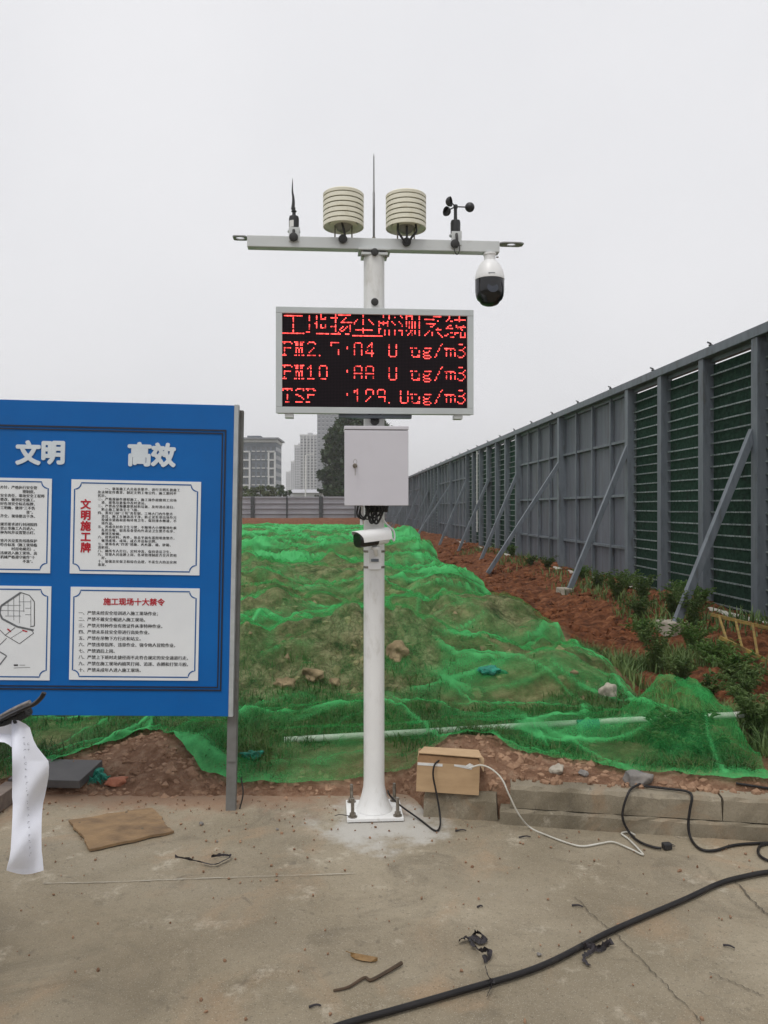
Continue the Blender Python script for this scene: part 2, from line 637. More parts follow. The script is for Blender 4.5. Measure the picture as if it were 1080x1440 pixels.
# concrete pad
def concrete_material(name, spot=True, dark=1.0, scale=1.0):
    m = bpy.data.materials.new(name)
    m.use_nodes = True
    t = m.node_tree
    b = t.nodes['Principled BSDF']
    tc = t.nodes.new('ShaderNodeTexCoord')

    def noise(s, d=8, r=.65, dist=0):
        n = t.nodes.new('ShaderNodeTexNoise')
        n.inputs['Scale'].default_value = s * scale
        n.inputs['Detail'].default_value = d
        n.inputs['Roughness'].default_value = r
        n.inputs['Distortion'].default_value = dist
        t.links.new(tc.outputs['Object'], n.inputs['Vector'])
        return n.outputs['Fac']

    def rng(f, a, c, lo=0., hi=1.):
        r = t.nodes.new('ShaderNodeMapRange')
        r.interpolation_type = 'SMOOTHSTEP'
        for i, v in ((1, a), (2, c), (3, lo), (4, hi)):
            r.inputs[i].default_value = v
        t.links.new(f, r.inputs[0])
        return r.outputs[0]

    def mix(f, a, c, fac=None):
        x = t.nodes.new('ShaderNodeMix')
        x.data_type = 'RGBA'
        t.links.new(f, x.inputs[0])
        if isinstance(a, tuple):
            x.inputs[6].default_value = a
        else:
            t.links.new(a, x.inputs[6])
        if isinstance(c, tuple):
            x.inputs[7].default_value = c
        else:
            t.links.new(c, x.inputs[7])
        return x.outputs[2]
    D = dark
    big = rng(noise(.33, 4, .55, .6), .38, .62)
    base = mix(rng(noise(.9, 8, .6, .4), .35, .65), (.20 * D, .168 * D, .115 * D, 1), (.34 * D, .292 * D, .212 * D, 1))
    base = mix(big, mix(rng(noise(.8, 9, .7, .5), .3, .7), (.17 * D, .138 * D, .092 * D, 1), (.27 * D, .225 * D, .155 * D, 1)), base) if spot else base
    base = mix(rng(noise(2.3, 10, .7, .8), .5, .72, 0, .75), base, (.13 * D, .108 * D, .075 * D, 1))
    base = mix(rng(noise(1.6, 6, .6, 1.2), .52, .72, 0, .6), base, (.33 * D, .225 * D, .135 * D, 1))
    base = mix(rng(noise(3.7, 12, .75), .55, .70, 0, .8), base, (.47 * D, .42 * D, .33 * D, 1))
    base = mix(rng(noise(36, 6, .7), .5, .7, 0, .35), base, (.14 * D, .12 * D, .085 * D, 1))
    base = mix(rng(noise(110, 3, .6), .58, .70, 0, .6), base, (.10, .085, .06, 1))
    base = mix(rng(noise(240, 2, .6), .60, .68, 0, .5), base, (.48, .44, .36, 1))
    base = mix(rng(noise(5.2, 5, .6, 1.8), .63, .70, 0, .55), base, (.12 * D, .10 * D, .075 * D, 1))
    if spot:
        # spilt cement round the post's foot
        mp = t.nodes.new('ShaderNodeVectorMath')
        mp.operation = 'DISTANCE'
        mp.inputs[1].default_value = (.0, 4.05, 0)
        t.links.new(tc.outputs['Object'], mp.inputs[0])
        ad = t.nodes.new('ShaderNodeMath')
        ad.operation = 'MULTIPLY_ADD'
        t.links.new(noise(4.5, 8, .65), ad.inputs[0])
        ad.inputs[1].default_value = .9
        t.links.new(mp.outputs['Value'], ad.inputs[2])
        base = mix(rng(ad.outputs[0], .85, .60, 0, .75), base, (.47, .46, .43, 1))
        # red earth trodden over the far edge
        sx = t.nodes.new('ShaderNodeSeparateXYZ')
        t.links.new(tc.outputs['Object'], sx.inputs[0])
        ad2 = t.nodes.new('ShaderNodeMath')
        ad2.operation = 'MULTIPLY_ADD'
        t.links.new(noise(2.6, 10, .7), ad2.inputs[0])
        ad2.inputs[1].default_value = 1.6
        t.links.new(sx.outputs[1], ad2.inputs[2])
        base = mix(rng(ad2.outputs[0], 4.85, 5.3, 0, .8), base, (.24, .14, .085, 1))
    t.links.new(base, b.inputs['Base Color'])
    rr = rng(noise(1.7, 6), .35, .7, .95, .62)
    t.links.new(rr, b.inputs['Roughness'])
    b.inputs['Specular IOR Level'].default_value = .35
    bp = t.nodes.new('ShaderNodeBump')
    bp.inputs['Strength'].default_value = .35
    bp.inputs['Distance'].default_value = .01
    t.links.new(noise(45, 10, .7), bp.inputs['Height'])
    t.links.new(bp.outputs[0], b.inputs['Normal'])
    return m


M_CONC = concrete_material('concrete', dark=.98)
cx = np.linspace(-9, 9, 200)
cyv = np.concatenate([np.linspace(-7, 1.5, 40), np.linspace(1.55, 4.95, 120)])
CX, CY = np.meshgrid(cx, cyv)
CZ = .006 * fbm(CX * .8, CY * .8, 77, 3) - .002
pad = link('concrete_ground', grid_mesh('concrete_ground', np.stack([CX, CY, CZ], -1), 200, 160, M_CONC))
tag(pad, kind='structure')
M_CRACK = mat('crack dirt', (.075, .062, .045, 1), (.12, .1, .07, 1), scale=20, rough=.95)
M_PALE = mat('laitance', (.42, .39, .33, 1), (.33, .3, .24, 1), scale=12, rough=.9)


def strip_on_pad(name, pix, w, m, jag=.01, parent=pad, z=.004):
    pts = [G(*p) for p in pix]
    P = catmull(pts, 14)
    mb = MB()
    vs_ = []
    for i, p in enumerate(P):
        t_ = (P[min(i + 1, len(P) - 1)] - P[max(i - 1, 0)]).normalized()
        s = Vector((t_.y, -t_.x, 0))
        o = s * random.uniform(-jag, jag)
        ww = w * random.uniform(.3, 1.2)
        vs_ += [p + o - s * ww + Vector((0, 0, z)), p + o + s * ww + Vector((0, 0, z))]
    mb.add(vs_, [(2 * i, 2 * i + 1, 2 * i + 3, 2 * i + 2) for i in range(len(P) - 1)])
    return mb.build(name, m, parent)


strip_on_pad('crack', [(808, 1262), (838, 1292), (870, 1318), (905, 1355), (945, 1395), (985, 1440), (1000, 1465)], .0022, M_CRACK, .006)
strip_on_pad('crack', [(998, 1368), (1030, 1382), (1075, 1402)], .002, M_CRACK, .005)
strip_on_pad('crack', [(1030, 1235), (1060, 1270), (1085, 1290)], .004, M_CRACK, .008)
strip_on_pad('joint_line', [(60, 1243), (160, 1241), (260, 1237), (380, 1233), (500, 1229)], .0025, M_PALE, .002)

# ---------------------------------------------------------------- kerb
M_KERB = concrete_material('kerb concrete', spot=False, dark=.78, scale=2.3)
ka = math.atan2(-.167, 1)
kerb = thing('kerb', 'low two-course concrete kerb stepping up to the soil on the right', 'kerb', (0.647, 4.02, 0), ka)


def rough_block(name, x0, x1, y0, y1, z0, z1, m, parent, seed, cut=0.018, jag=.006):
    """a cast block with worn arrises and slightly uneven faces"""
    r = random.Random(seed)
    n = max(2, int((x1 - x0) / .06))
    prof = [(y0, z0), (y0 + r.uniform(0, .004), z1 - cut), (y0 + cut * .8, z1), (y1, z1 - .004), (y1, z0)]
    vs_, fs_ = [], []
    k = len(prof)
    for i in range(n + 1):
        x = x0 + (x1 - x0) * i / n
        for j, (y, z) in enumerate(prof):
            e = jag if j in (1, 2) else jag * .5
            if j in (0, 4):
                vs_.append((x, y + r.uniform(-e, e) * .5, z))
            else:
                vs_.append((x + (r.uniform(-e, e) if i in (0, n) else 0), y + r.uniform(-e, e), z + r.uniform(-e, e) * .7))
    for i in range(n):
        for j in range(k - 1):
            a = i * k + j
            fs_.append((a, a + k, a + k + 1, a + 1))
    fs_.append(tuple(range(k)))
    fs_.append(tuple(n * k + j for j in range(k - 1, -1, -1)))
    mb = MB().add(vs_, fs_)
    return mb.build(name, m, parent)


xs = [0.0, 1.035, 2.2, 3.0]
for i in range(3):
    rough_block('kerb_block', xs[i] + .0015, xs[i + 1] - .0015, .006, .13, .080, .19 + .004 * (i % 2), M_KERB, kerb, 10 + i)
xl = [-.05, 1.36, 2.4, 3.0]
for i in range(3):
    rough_block('kerb_block', xl[i] + .003, xl[i + 1] - .003, -.012, .125, -.03, .076, M_KERB, kerb, 30 + i, cut=.012)
rough_block('broken_block', -.45, -.06, .02, .17, -.03, .13, M_KERB, kerb, 50, cut=.035, jag=.012)

# ---------------------------------------------------------------- dust net
FOLDS = [
    ([(337, 942), (380, 928), (420, 915), (508, 897)], .055, .7),
    ([(539, 898), (563, 905), (604, 902), (655, 925), (693, 932)], .05, .6),
    ([(570, 912), (621, 960), (690, 1014)], .035, .6),
    ([(541, 984), (587, 997), (631, 1014), (700, 1021)], .025, .6),
    ([(337, 874), (416, 867), (508, 857)], .05, .7),
    ([(542, 860), (600, 846), (628, 840), (693, 853)], .06, .8),
    ([(333, 1022), (357, 1014), (398, 1024), (450, 1020), (508, 1016)], .02, .7),
    ([(333, 1080), (420, 1074), (508, 1066), (590, 1060)], .02, .4),
    ([(640, 920), (689, 924), (762, 921), (811, 930)], .035, .55),
    ([(783, 883), (811, 911), (860, 950), (884, 985), (925, 1010)], .05, .6),
    ([(872, 960), (895, 1010)], .025, .5),
    ([(950, 1038), (994, 1070), (1020, 1095)], .025, .4),
    ([(101, 1073), (160, 1042), (215, 1016)], .03, .75),
    ([(203, 1049), (209, 1030), (215, 1015)], .025, .7),
    ([(70, 1060), (110, 1040), (150, 1018)], .02, .5),
    ([(187, 1052), (220, 1044), (247, 1048)], .03, .5),
    ([(240, 1048), (275, 1055), (300, 1072), (325, 1084)], .09, .5),
    ([(340, 772), (365, 764), (400, 772)], .3, .5),
    ([(345, 765), (372, 770)], .35, .6),
    ([(545, 800), (600, 797), (640, 812)], .12, .5),
    ([(585, 770), (590, 795)], .2, .5),
    ([(350, 800), (430, 790), (508, 795)], .15, .35),
    ([(337, 835), (420, 838), (508, 832)], .08, .3),
    ([(700, 1000), (735, 1025), (770, 1060)], .02, .4),
    ([(820, 1000), (826, 1045)], .03, .6),
    ([(640, 1040), (720, 1052), (800, 1068)], .025, .35),
]
NS, NT = 520, 330
s = np.linspace(0, 1, NS)
s = (1 - (1 - s) ** 1.0)
sx_ = np.interp(s, [0, .12, 1], [0, .56, 1])
tt = np.linspace(0, 1, NT)
tp = .10 * tt + .90 * tt ** 2.6
S, T = np.meshgrid(sx_, tp)
Yn = 4.5 + 38 * T
for _ in range(8):
    Xn = -12 + (net_r(Yn) + 12) * S
    Yn = net_f(Xn) + (43 + 1.5 * fbm(Xn * .5, Xn * 0, 91) - net_f(Xn)) * T
H = height(Xn, Yn)
R = .05 + .022 * (Yn - 4)
env = H.copy()
acc = H.copy()
for k_ in range(10):
    a = 2 * math.pi * k_ / 10
    for q_ in (.5, 1.0):
        hh = height(Xn + R * q_ * math.cos(a), Yn + R * q_ * math.sin(a), fine=True)
        env = np.maximum(env, hh - .35 * R * q_)
        acc += hh
acc /= 21
Zn = np.maximum(.55 * env + .45 * acc, H + .012) + .012
Zn = np.maximum(Zn, H + .012)
# weeds push the net up at the near right corner; the net also spans the trough at the pipe
lift = .33 * np.exp(-(np.abs(Xn - 1.84) / .32) ** 3 - (np.abs(Yn - 4.75) / .42) ** 3) * (.8 + .9 * np.abs(fbm(Xn * 3.5, Yn * 3.5, 380, 3)))
lift += .12 * np.exp(-((Xn - 1.2) / .5) ** 2 - ((Yn - 5.0) / .4) ** 2)
lift += .10 * np.exp(-((Xn + .3) / 1.0) ** 2 - ((Yn - 5.4) / .35) ** 2)
lift += .07 * np.exp(-((Xn + 1.12) / .25) ** 2 - ((Yn - 5.0) / .18) ** 2)
lift *= sstep(0, .3, Yn - net_f(Xn)) * sstep(0, .14, net_r(Yn) - Xn)
Zn += lift
bunch_highlight = np.zeros_like(Zn)
for pix, w, amt in FOLDS:
    P = np.array([onto(*p)[:2] for p in pix])
    best = np.full(Zn.shape, 9.9)
    for i in range(len(P) - 1):
        a, b_ = P[i], P[i + 1]
        ab = b_ - a
        u = np.clip(((Xn - a[0]) * ab[0] + (Yn - a[1]) * ab[1]) / (ab @ ab), 0, 1)
        best = np.minimum(best, np.hypot(Xn - a[0] - u * ab[0] + .015 * fbm(Xn * 6, Yn * 6, 88), Yn - a[1] - u * ab[1]))
    g = np.exp(-(best / w) ** 2)
    brk = np.clip(.75 + 1.1 * fbm(Xn * 2.2, Yn * 2.2, 300 + len(pix) * 7, 3), .1, 1.1)
    sgn_ = np.interp(Xn, P[np.argsort(P[:, 0]), 0], P[np.argsort(P[:, 0]), 1]) - Yn      # towards the viewer from the fold
    veil = np.where(sgn_ > 0, np.exp(-best / (w * 3.0)), np.exp(-(best / (w * .5)) ** 2))
    g2 = np.exp(-(best / (w * .42)) ** 2)
    bunch_highlight = np.maximum(bunch_highlight, amt * (.80 * g2 + .42 * veil) * brk)
    Zn += min(w * .9, .09) * amt * g
# slack: small wrinkles running across the slope
wr = fbm(Xn * 1.1 + .6 * Yn, Yn * 3.2, 120, 3)
ridge = np.clip(1 - np.abs(wr) * 6, 0, 1) ** 2
wr2 = fbm(Xn * 3.0 - .9 * Yn, Yn * 1.6 + .5 * Xn, 131, 3)
ridge2 = np.clip(1 - np.abs(wr2) * 7, 0, 1) ** 2
farw = sstep(7, 14, Yn)
Zn += (.010 + .045 * farw) * ridge + (.008 + .02 * farw) * ridge2
streak = np.clip(fbm(Xn * 1.3 + Yn * .5, Yn * 5.0 - Xn * 1.2, 150, 4, .6) * 2.2, -.5, 1)
bunch_highlight = np.clip(bunch_highlight + .30 * ridge * (.4 + .6 * farw) + .10 * ridge2 + .16 * streak, 0, 1)
bunch_highlight = np.clip(bunch_highlight + sstep(11, 24, Yn) * (.12 + .9 * fbm(Xn * 1.5, Yn * .9, 140, 4, .65)), 0, 1)
# creases: long thin ridges in a few directions, fading in and out, wrinkle highlights put into the colour
for k_, (ang, fq, el, amp) in enumerate([(.25, 1.6, 6, .85), (-.5, 1.3, 7, .8), (1.0, 1.5, 6, .7), (-1.15, 1.2, 6, .7), (.05, 2.4, 8, .7), (.6, 2.2, 7, .6)]):
    ca_, sa_ = math.cos(ang), math.sin(ang)
    sc_ = 1 / (1 + .07 * (Yn - 4.5))
    U_ = (Xn * ca_ + Yn * sa_) * fq / el
    V_ = (-Xn * sa_ + Yn * ca_) * fq
    nz_ = vnoise(U_ + .35 * vnoise(U_ * 3, V_ * .7, 310 + k_), V_ + .25 * vnoise(U_ * 4, V_, 320 + k_), 330 + k_)
    wid_ = (.045 + .01 * (Yn - 4.5)) * fq / 1.5
    line_ = np.exp(-(nz_ / (wid_ * .28)) ** 2)
    cr_ = .55 * line_ + .45 * np.where(nz_ > 0, np.exp(-nz_ / (wid_ * 1.1)), np.exp(-(nz_ / (wid_ * .25)) ** 2))
    gate = np.clip(2.4 * fbm(Xn * .9 + k_ * 3, Yn * .9, 340 + k_, 2) + .20, 0, 1)
    bunch_highlight = np.clip(bunch_highlight + amp * cr_ * gate, 0, 1)
    Zn += .014 * cr_ * gate
dh = Yn - net_f(Xn)
bunch_highlight = np.clip(bunch_highlight + .24 * np.exp(-(dh / .25) ** 2) * np.clip(.6 + 1.6 * fbm(Xn * 2.5, Yn * 4, 360, 3), 0, 1.2), 0, 1)
bunch_highlight *= 1 - .85 * bare_at(Xn, Yn)
bunch_highlight = np.clip(bunch_highlight + .45 * np.exp(-((Xn + 1.1) / .3) ** 2 - ((Yn - net_f(Xn)) / .16) ** 2), 0, 1)
# gathered hem
hem = np.exp(-((Yn - net_f(Xn)) / .035) ** 2)
side = np.exp(-((net_r(Yn) - Xn) / (.03 + .004 * Yn)) ** 2)
bunch_highlight = np.clip(bunch_highlight + .14 * hem + .18 * side, 0, 1)


def net_material():
    m = bpy.data.materials.new('green shade net')
    m.use_nodes = True
    t = m.node_tree
    t.nodes.clear()
    o = t.nodes.new('ShaderNodeOutputMaterial')
    tc = t.nodes.new('ShaderNodeTexCoord')
    at = t.nodes.new('ShaderNodeAttribute')
    at.attribute_name = 'bunch_highlight'

    def noise(s_, d=6, stretch=None):
        n = t.nodes.new('ShaderNodeTexNoise')
        n.inputs['Scale'].default_value = s_
        n.inputs['Detail'].default_value = d
        n.inputs['Roughness'].default_value = .6
        if stretch:
            mp = t.nodes.new('ShaderNodeMapping')
            mp.inputs['Scale'].default_value = stretch
            mp.inputs['Rotation'].default_value = (0, 0, .5)
            t.links.new(tc.outputs['Object'], mp.inputs[0])
            t.links.new(mp.outputs[0], n.inputs['Vector'])
        else:
            t.links.new(tc.outputs['Object'], n.inputs['Vector'])
        return n.outputs['Fac']

    def math_(op, a, b_, c=None):
        x = t.nodes.new('ShaderNodeMath')
        x.operation = op
        x.use_clamp = op == 'ADD'
        for i, q in enumerate((a, b_, c)):
            if q is None:
                continue
            if isinstance(q, (int, float)):
                x.inputs[i].default_value = q
            else:
                t.links.new(q, x.inputs[i])
        return x.outputs[0]
    d = bpy.data.materials
    dif = t.nodes.new('ShaderNodeBsdfDiffuse')
    tr = t.nodes.new('ShaderNodeBsdfTranslucent')
    cr = t.nodes.new('ShaderNodeValToRGB')
    cr.color_ramp.elements[0].position = .15
    cr.color_ramp.elements[0].color = (.035, .33, .07, 1)
    cr.color_ramp.elements[1].position = .8
    cr.color_ramp.elements[1].color = (.13, .64, .22, 1)
    t.links.new(math_('MULTIPLY_ADD', noise(1.4), .5, math_('MULTIPLY', at.outputs['Fac'], .55)), cr.inputs[0])  # lighter green where net bunches, and as painted highlight along creases
    t.links.new(cr.outputs[0], dif.inputs[0])
    t.links.new(cr.outputs[0], tr.inputs[0])
    ms = t.nodes.new('ShaderNodeMixShader')
    ms.inputs[0].default_value = .4
    t.links.new(dif.outputs[0], ms.inputs[1])
    t.links.new(tr.outputs[0], ms.inputs[2])
    tp_ = t.nodes.new('ShaderNodeBsdfTransparent')
    tp_.inputs[0].default_value = (.97, 1, .97, 1)
    f = math_('MULTIPLY_ADD', at.outputs['Fac'], .86, .09)
    w = math_('MULTIPLY_ADD', noise(2.2, 6), .38, -.17)
    f = math_('ADD', f, w)
    w2 = math_('MULTIPLY_ADD', noise(6, 5, (9, 1.2, 3)), .22, -.10)
    f = math_('ADD', f, w2)
    w3 = math_('MULTIPLY_ADD', noise(95, 3), .55, -.275)
    f = math_('ADD', f, w3)
    w4 = math_('MULTIPLY_ADD', noise(10, 4, (14, 1.0, 2)), .34, -.16)
    f = math_('ADD', f, w4)
    bp = t.nodes.new('ShaderNodeBump')
    bp.inputs['Strength'].default_value = .8
    bp.inputs['Distance'].default_value = .04
    t.links.new(noise(5, 6, (5, 1.5, 2)), bp.inputs['Height'])
    t.links.new(bp.outputs[0], dif.inputs['Normal'])
    fm = t.nodes.new('ShaderNodeMixShader')
    t.links.new(f, fm.inputs[0])
    t.links.new(tp_.outputs[0], fm.inputs[1])
    t.links.new(ms.outputs[0], fm.inputs[2])
    t.links.new(fm.outputs[0], o.inputs[0])
    return m


# the net lies over the pipe
_pa, _pb = W(400, 1030, 5.02), W(1045, 1005, 5.12)
_u = np.clip((Xn - _pa.x) / (_pb.x - _pa.x), 0, 1)
_d = np.abs(Yn - (_pa.y + (_pb.y - _pa.y) * _u + .02))
_on = (Xn > _pa.x - .1) & (Xn < 1.95)
Zn = np.where(_on, np.maximum(Zn, _pa.z + (_pb.z - _pa.z) * _u + .030 - .9 * np.maximum(_d - .03, 0)), Zn)
M_NET = net_material()
net = link('dust_net', grid_mesh('dust_net', np.stack([Xn, Yn, Zn], -1), NS, NT, M_NET, attrs={'bunch_highlight': bunch_highlight}))
tag(net, 'thin green mesh dust net spread over the earth heap behind the post', 'net')

# ---------------------------------------------------------------- grass, clods, stones, pipe
def blades(name, pos, hmin, hmax, wid, m, seed, label, lean=.5, seg=2):
    r = np.random.default_rng(seed)
    n = len(pos)
    hh = r.uniform(hmin, hmax, n)
    an = r.uniform(0, 2 * math.pi, n)
    ln = r.uniform(.1, lean, n) * hh
    ww = wid * r.uniform(.6, 1.4, n)
    side_ = np.stack([np.cos(an + 1.57), np.sin(an + 1.57), np.zeros(n)], 1) * ww[:, None]
    fwd = np.stack([np.cos(an), np.sin(an), np.zeros(n)], 1)
    up = np.array([0, 0, 1.0])
    b0, b1 = pos - side_, pos + side_
    mid = pos + fwd * (ln * .35)[:, None] + up * (hh * .6)[:, None]
    m0, m1 = mid - side_ * .75, mid + side_ * .75
    tip = pos + fwd * ln[:, None] * 1.3 + up * hh[:, None]
    V = np.stack([b0, b1, m1, m0, tip], 1).reshape(-1, 3)
    me = bpy.data.meshes.new(name)
    me.vertices.add(len(V))
    me.vertices.foreach_set('co', V.astype(np.float32).ravel())
    base = np.arange(n) * 5
    q = np.stack([base, base + 1, base + 2, base + 3, base + 3, base + 2, base + 4], 1)
    me.loops.add(n * 7)
    me.loops.foreach_set('vertex_index', q.astype(np.int32).ravel())
    me.polygons.add(n * 2)
    st = np.stack([np.arange(n) * 7, np.arange(n) * 7 + 4], 1).ravel()
    me.polygons.foreach_set('loop_start', st.astype(np.int32))
    me.update(calc_edges=True)
    me.materials.append(m)
    return tag(link(name, me), label, None, kind='stuff')


def leaf_mat(name, c1, c2, scale=3.0):
    if name in MATS:
        return MATS[name]
    m = mat(name, c1, c2, scale=scale, rough=.55, spec=.3)
    t = m.node_tree
    b = t.nodes['Principled BSDF']
    o = t.nodes['Material Output']
    tr = t.nodes.new('ShaderNodeBsdfTranslucent')
    t.links.new(b.inputs['Base Color'].links[0].from_socket, tr.inputs[0])
    x = t.nodes.new('ShaderNodeMixShader')
    x.inputs[0].default_value = .25
    t.links.new(b.outputs[0], x.inputs[1])
    t.links.new(tr.outputs[0], x.inputs[2])
    t.links.new(x.outputs[0], o.inputs[0])
    return m


M_GRASS = leaf_mat('grass blades', (.035, .075, .018, 1), (.10, .155, .04, 1), 2.0)
M_GRASS2 = leaf_mat('weed leaves', (.055, .11, .032, 1), (.16, .23, .07, 1), 2.5)
M_DRY = leaf_mat('dry grass', (.16, .13, .06, 1), (.09, .10, .035, 1), 4.0)


def scatter(n, x0, x1, y0, y1, dens, seed):
    r = np.random.default_rng(seed)
    X = r.uniform(x0, x1, n)
    Y = r.uniform(y0, y1, n)
    k = r.uniform(0, 1, n) < dens(X, Y)
    X, Y = X[k], Y[k]
    return np.stack([X, Y, height(X, Y) - .01], 1)


d1 = lambda X, Y: np.clip(1.3 * (.55 + 2.0 * fbm(X * 1.3, Y * 1.3, 201, 3)), 0, 1) * sstep(.0, .25, Y - net_f(X)) * (X < net_r(Y) - .1) * (1 - .9 * bare_at(X, Y))
blades('grass_under_net', scatter(46000, -4.5, 2.2, 4.5, 6.5, d1, 1), .03, .11, .0036, M_GRASS, 2, 'green grass growing up under the near part of the net', 1.3)
d5 = lambda X, Y: np.clip(.45 + 2.2 * fbm(X * 2.2, Y * 2.2, 261, 3), 0, 1) * sstep(.03, .2, Y - net_f(X)) * (X < net_r(Y) - .05)
blades('grass_by_pipe', scatter(12000, .5, 2.2, 4.1, 5.2, d5, 21), .03, .10, .0036, M_GRASS, 22, 'grass under the net between the pipe and the kerb', 1.3)
d2 = lambda X, Y: np.clip(.15 + 2.2 * fbm(X * .9, Y * .9, 211, 3), 0, 1) * (X < net_r(Y) - .1) * (1 - bare_at(X, Y))
blades('grass_on_heap', scatter(9000, -7, 2.2, 6.4, 13, d2, 3), .02, .06, .006, M_GRASS, 4, 'patchy grass under the net further up the heap', .9)
d3 = lambda X, Y: np.clip(.35 + 2.6 * fbm(X * 1.1, Y * 1.1, 221, 3), 0, 1) * ((X < 3.55) | (Y < 6.6)) * (X > net_r(Y) + .05) * (X < fence_x(Y) - .2)
blades('grass_by_hoarding', scatter(34000, 1.8, 5.2, 4.3, 8.6, d3, 5), .05, .19, .0055, M_GRASS2, 6, 'rough grass and weeds on the right between net and hoarding', .8)
d4 = lambda X, Y: np.clip(.1 + 2.6 * fbm(X * 1.1, Y * .6, 231, 3), 0, 1) * (X > fence_x(Y) - 1.5) * (X < fence_x(Y) - .15)
blades('grass_at_fence_foot', scatter(16000, 1.5, 5.0, 8.6, 26, d4, 7), .06, .22, .010, M_GRASS2, 8, 'strip of weeds along the foot of the hoarding', .8)

M_CLOD = mat('red clods', (.05, .020, .010, 1), (.22, .085, .039, 1), scale=3, rough=.95, spec=.1, bump=.6, bscale=30)
M_CLODB = mat('brown clods', (.13, .10, .055, 1), (.36, .28, .165, 1), scale=3, rough=.95, spec=.1, bump=.6, bscale=30)
M_CLODT = mat('tan crumbs', (.15, .082, .05, 1), (.36, .23, .15, 1), scale=6, rough=.95, spec=.1)


def clods(name, pos, smin, smax, m, seed, label, power=2.5):
    r = np.random.default_rng(seed)
    bm = bmesh.new()
    bmesh.ops.create_icosphere(bm, subdivisions=1, radius=1)
    base = np.array([v.co for v in bm.verts])
    fc = np.array([[v.index for v in f.verts] for f in bm.faces])
    bm.free()
    n = len(pos)
    sz = smin + (smax - smin) * r.uniform(0, 1, n) ** power
    V = base[None] * r.uniform(.55, 1.25, (n, len(base), 1))
    V = V * (sz[:, None] * r.uniform(.7, 1.2, (n, 3)))[:, None, :]
    a = r.uniform(0, 6.28, n)
    c_, s_ = np.cos(a)[:, None], np.sin(a)[:, None]
    V = np.stack([V[..., 0] * c_ - V[..., 1] * s_, V[..., 0] * s_ + V[..., 1] * c_, V[..., 2]], -1)
    V = V + pos[:, None, :]
    Fc = fc[None] + (np.arange(n) * len(base))[:, None, None]
    me = bpy.data.meshes.new(name)
    me.from_pydata(V.reshape(-1, 3).tolist(), [], Fc.reshape(-1, 3).tolist())
    me.materials.append(m)
    return tag(link(name, me), label, None, kind='stuff')


dr = lambda X, Y: np.clip(.4 + 2 * fbm(X, Y, 241, 3), 0, 1) * (X > net_r(Y) + .1) * (X < fence_x(Y) - .35)
clods('red_clods', scatter(14000, .6, 4.8, 6.0, 30, dr, 9), .008, .08, M_CLOD, 10, 'loose red earth clods between net and hoarding')
db = lambda X, Y: np.clip(.1 + np.exp(-((X + .25) / .75) ** 2 - ((Y - 6.75) / .4) ** 2) + .8 * fbm(X, Y, 251, 3), 0, 1) * (X < net_r(Y) - .3)
clods('heap_clods', scatter(4200, -4, 2, 5.6, 12, db, 11), .010, .06, M_CLODB, 12, 'brown earth lumps under the net')
de = lambda X, Y: (Y < net_f(X) + .12) * (Y > np.where(X > .25, kerb_y(X) + .09, 4.28 + .1 * vnoise(X * 3, X * 0, 5))) * 1.0
pe = scatter(16000, -3.2, 3.0, 3.7, 5.2, de, 13)
pe[:, 2] = np.where((pe[:, 0] > .64) & (pe[:, 1] < kerb_y(pe[:, 0]) + .135), np.maximum(pe[:, 2], .192), pe[:, 2])
clods('edge_crumbs', pe, .003, .032, M_CLODT, 14, 'small earth crumbs along the edge of the concrete', 3.0)
dp = lambda X, Y: np.exp(-(4.4 - Y) * 2.6) + .10
pp = scatter(7000, -3, 2.8, 2.2, 4.35, dp, 15)
pp = pp[(pp[:, 0] < .3) | (pp[:, 1] < kerb_y(pp[:, 0]) - .05)]
pp[:, 2] = .003
clods('floor_grit', pp, .0012, .008, M_CLODT, 16, 'grit scattered over the concrete', 3.0)

M_PIPE = mat('white pvc', (.62, .64, .58, 1), (.5, .53, .45, 1), scale=4, rough=.45)
p0 = onto(385, 1034)
pa, pb = W(400, 1041, 5.02), W(1045, 1005, 5.12)
pipe = thing('water_pipe', 'long white plastic pipe lying across the heap under the net', 'pipe', (pa.x, pa.y, 0))
rel = Vector((pa.x, pa.y, 0))
MB().tube([pa - rel, pa.lerp(pb, .33) - rel + Vector((0, .03, -.005)), pa.lerp(pb, .66) - rel + Vector((0, .02, 0)), pb - rel], .021, 10).build('tube', M_PIPE, pipe, smooth=True)
q0, q1 = W(812, 1020, 5.07), W(842, 1018, 5.07)
MB().tube([q0 - rel, q1 - rel], .036, 12, smooth=False).build('coupling', mat('teal wrap', (.0, .16, .10, 1), (.01, .26, .18, 1), scale=30, rough=.7), pipe, smooth=True)

# loose stones and bricks one can tell apart
M_STONE = mat('pale stone', (.30, .27, .22, 1), (.42, .38, .31, 1), scale=6, rough=.9, bump=.5, bscale=25)
M_STONE2 = mat('grey stone', (.13, .125, .12, 1), (.24, .22, .20, 1), scale=6, rough=.9, bump=.5, bscale=25)
M_BRICK = mat('broken brick', (.30, .10, .055, 1), (.42, .17, .10, 1), scale=12, rough=.95, bump=.5, bscale=40)


def stone(px, py, sx, sy, sz, m, label, seed, rot=0, at=None):
    p = at if at is not None else onto(px, py)
    o = link('stone', rock_mesh('stone', m, seed, sx, sy, sz, 4, .45))
    o.data.polygons.foreach_set('use_smooth', [True] * len(o.data.polygons))
    o.location = (p.x, p.y, p.z + sz * .45)
    o.rotation_euler = (0, 0, rot)
    return tag(o, label, 'stone')


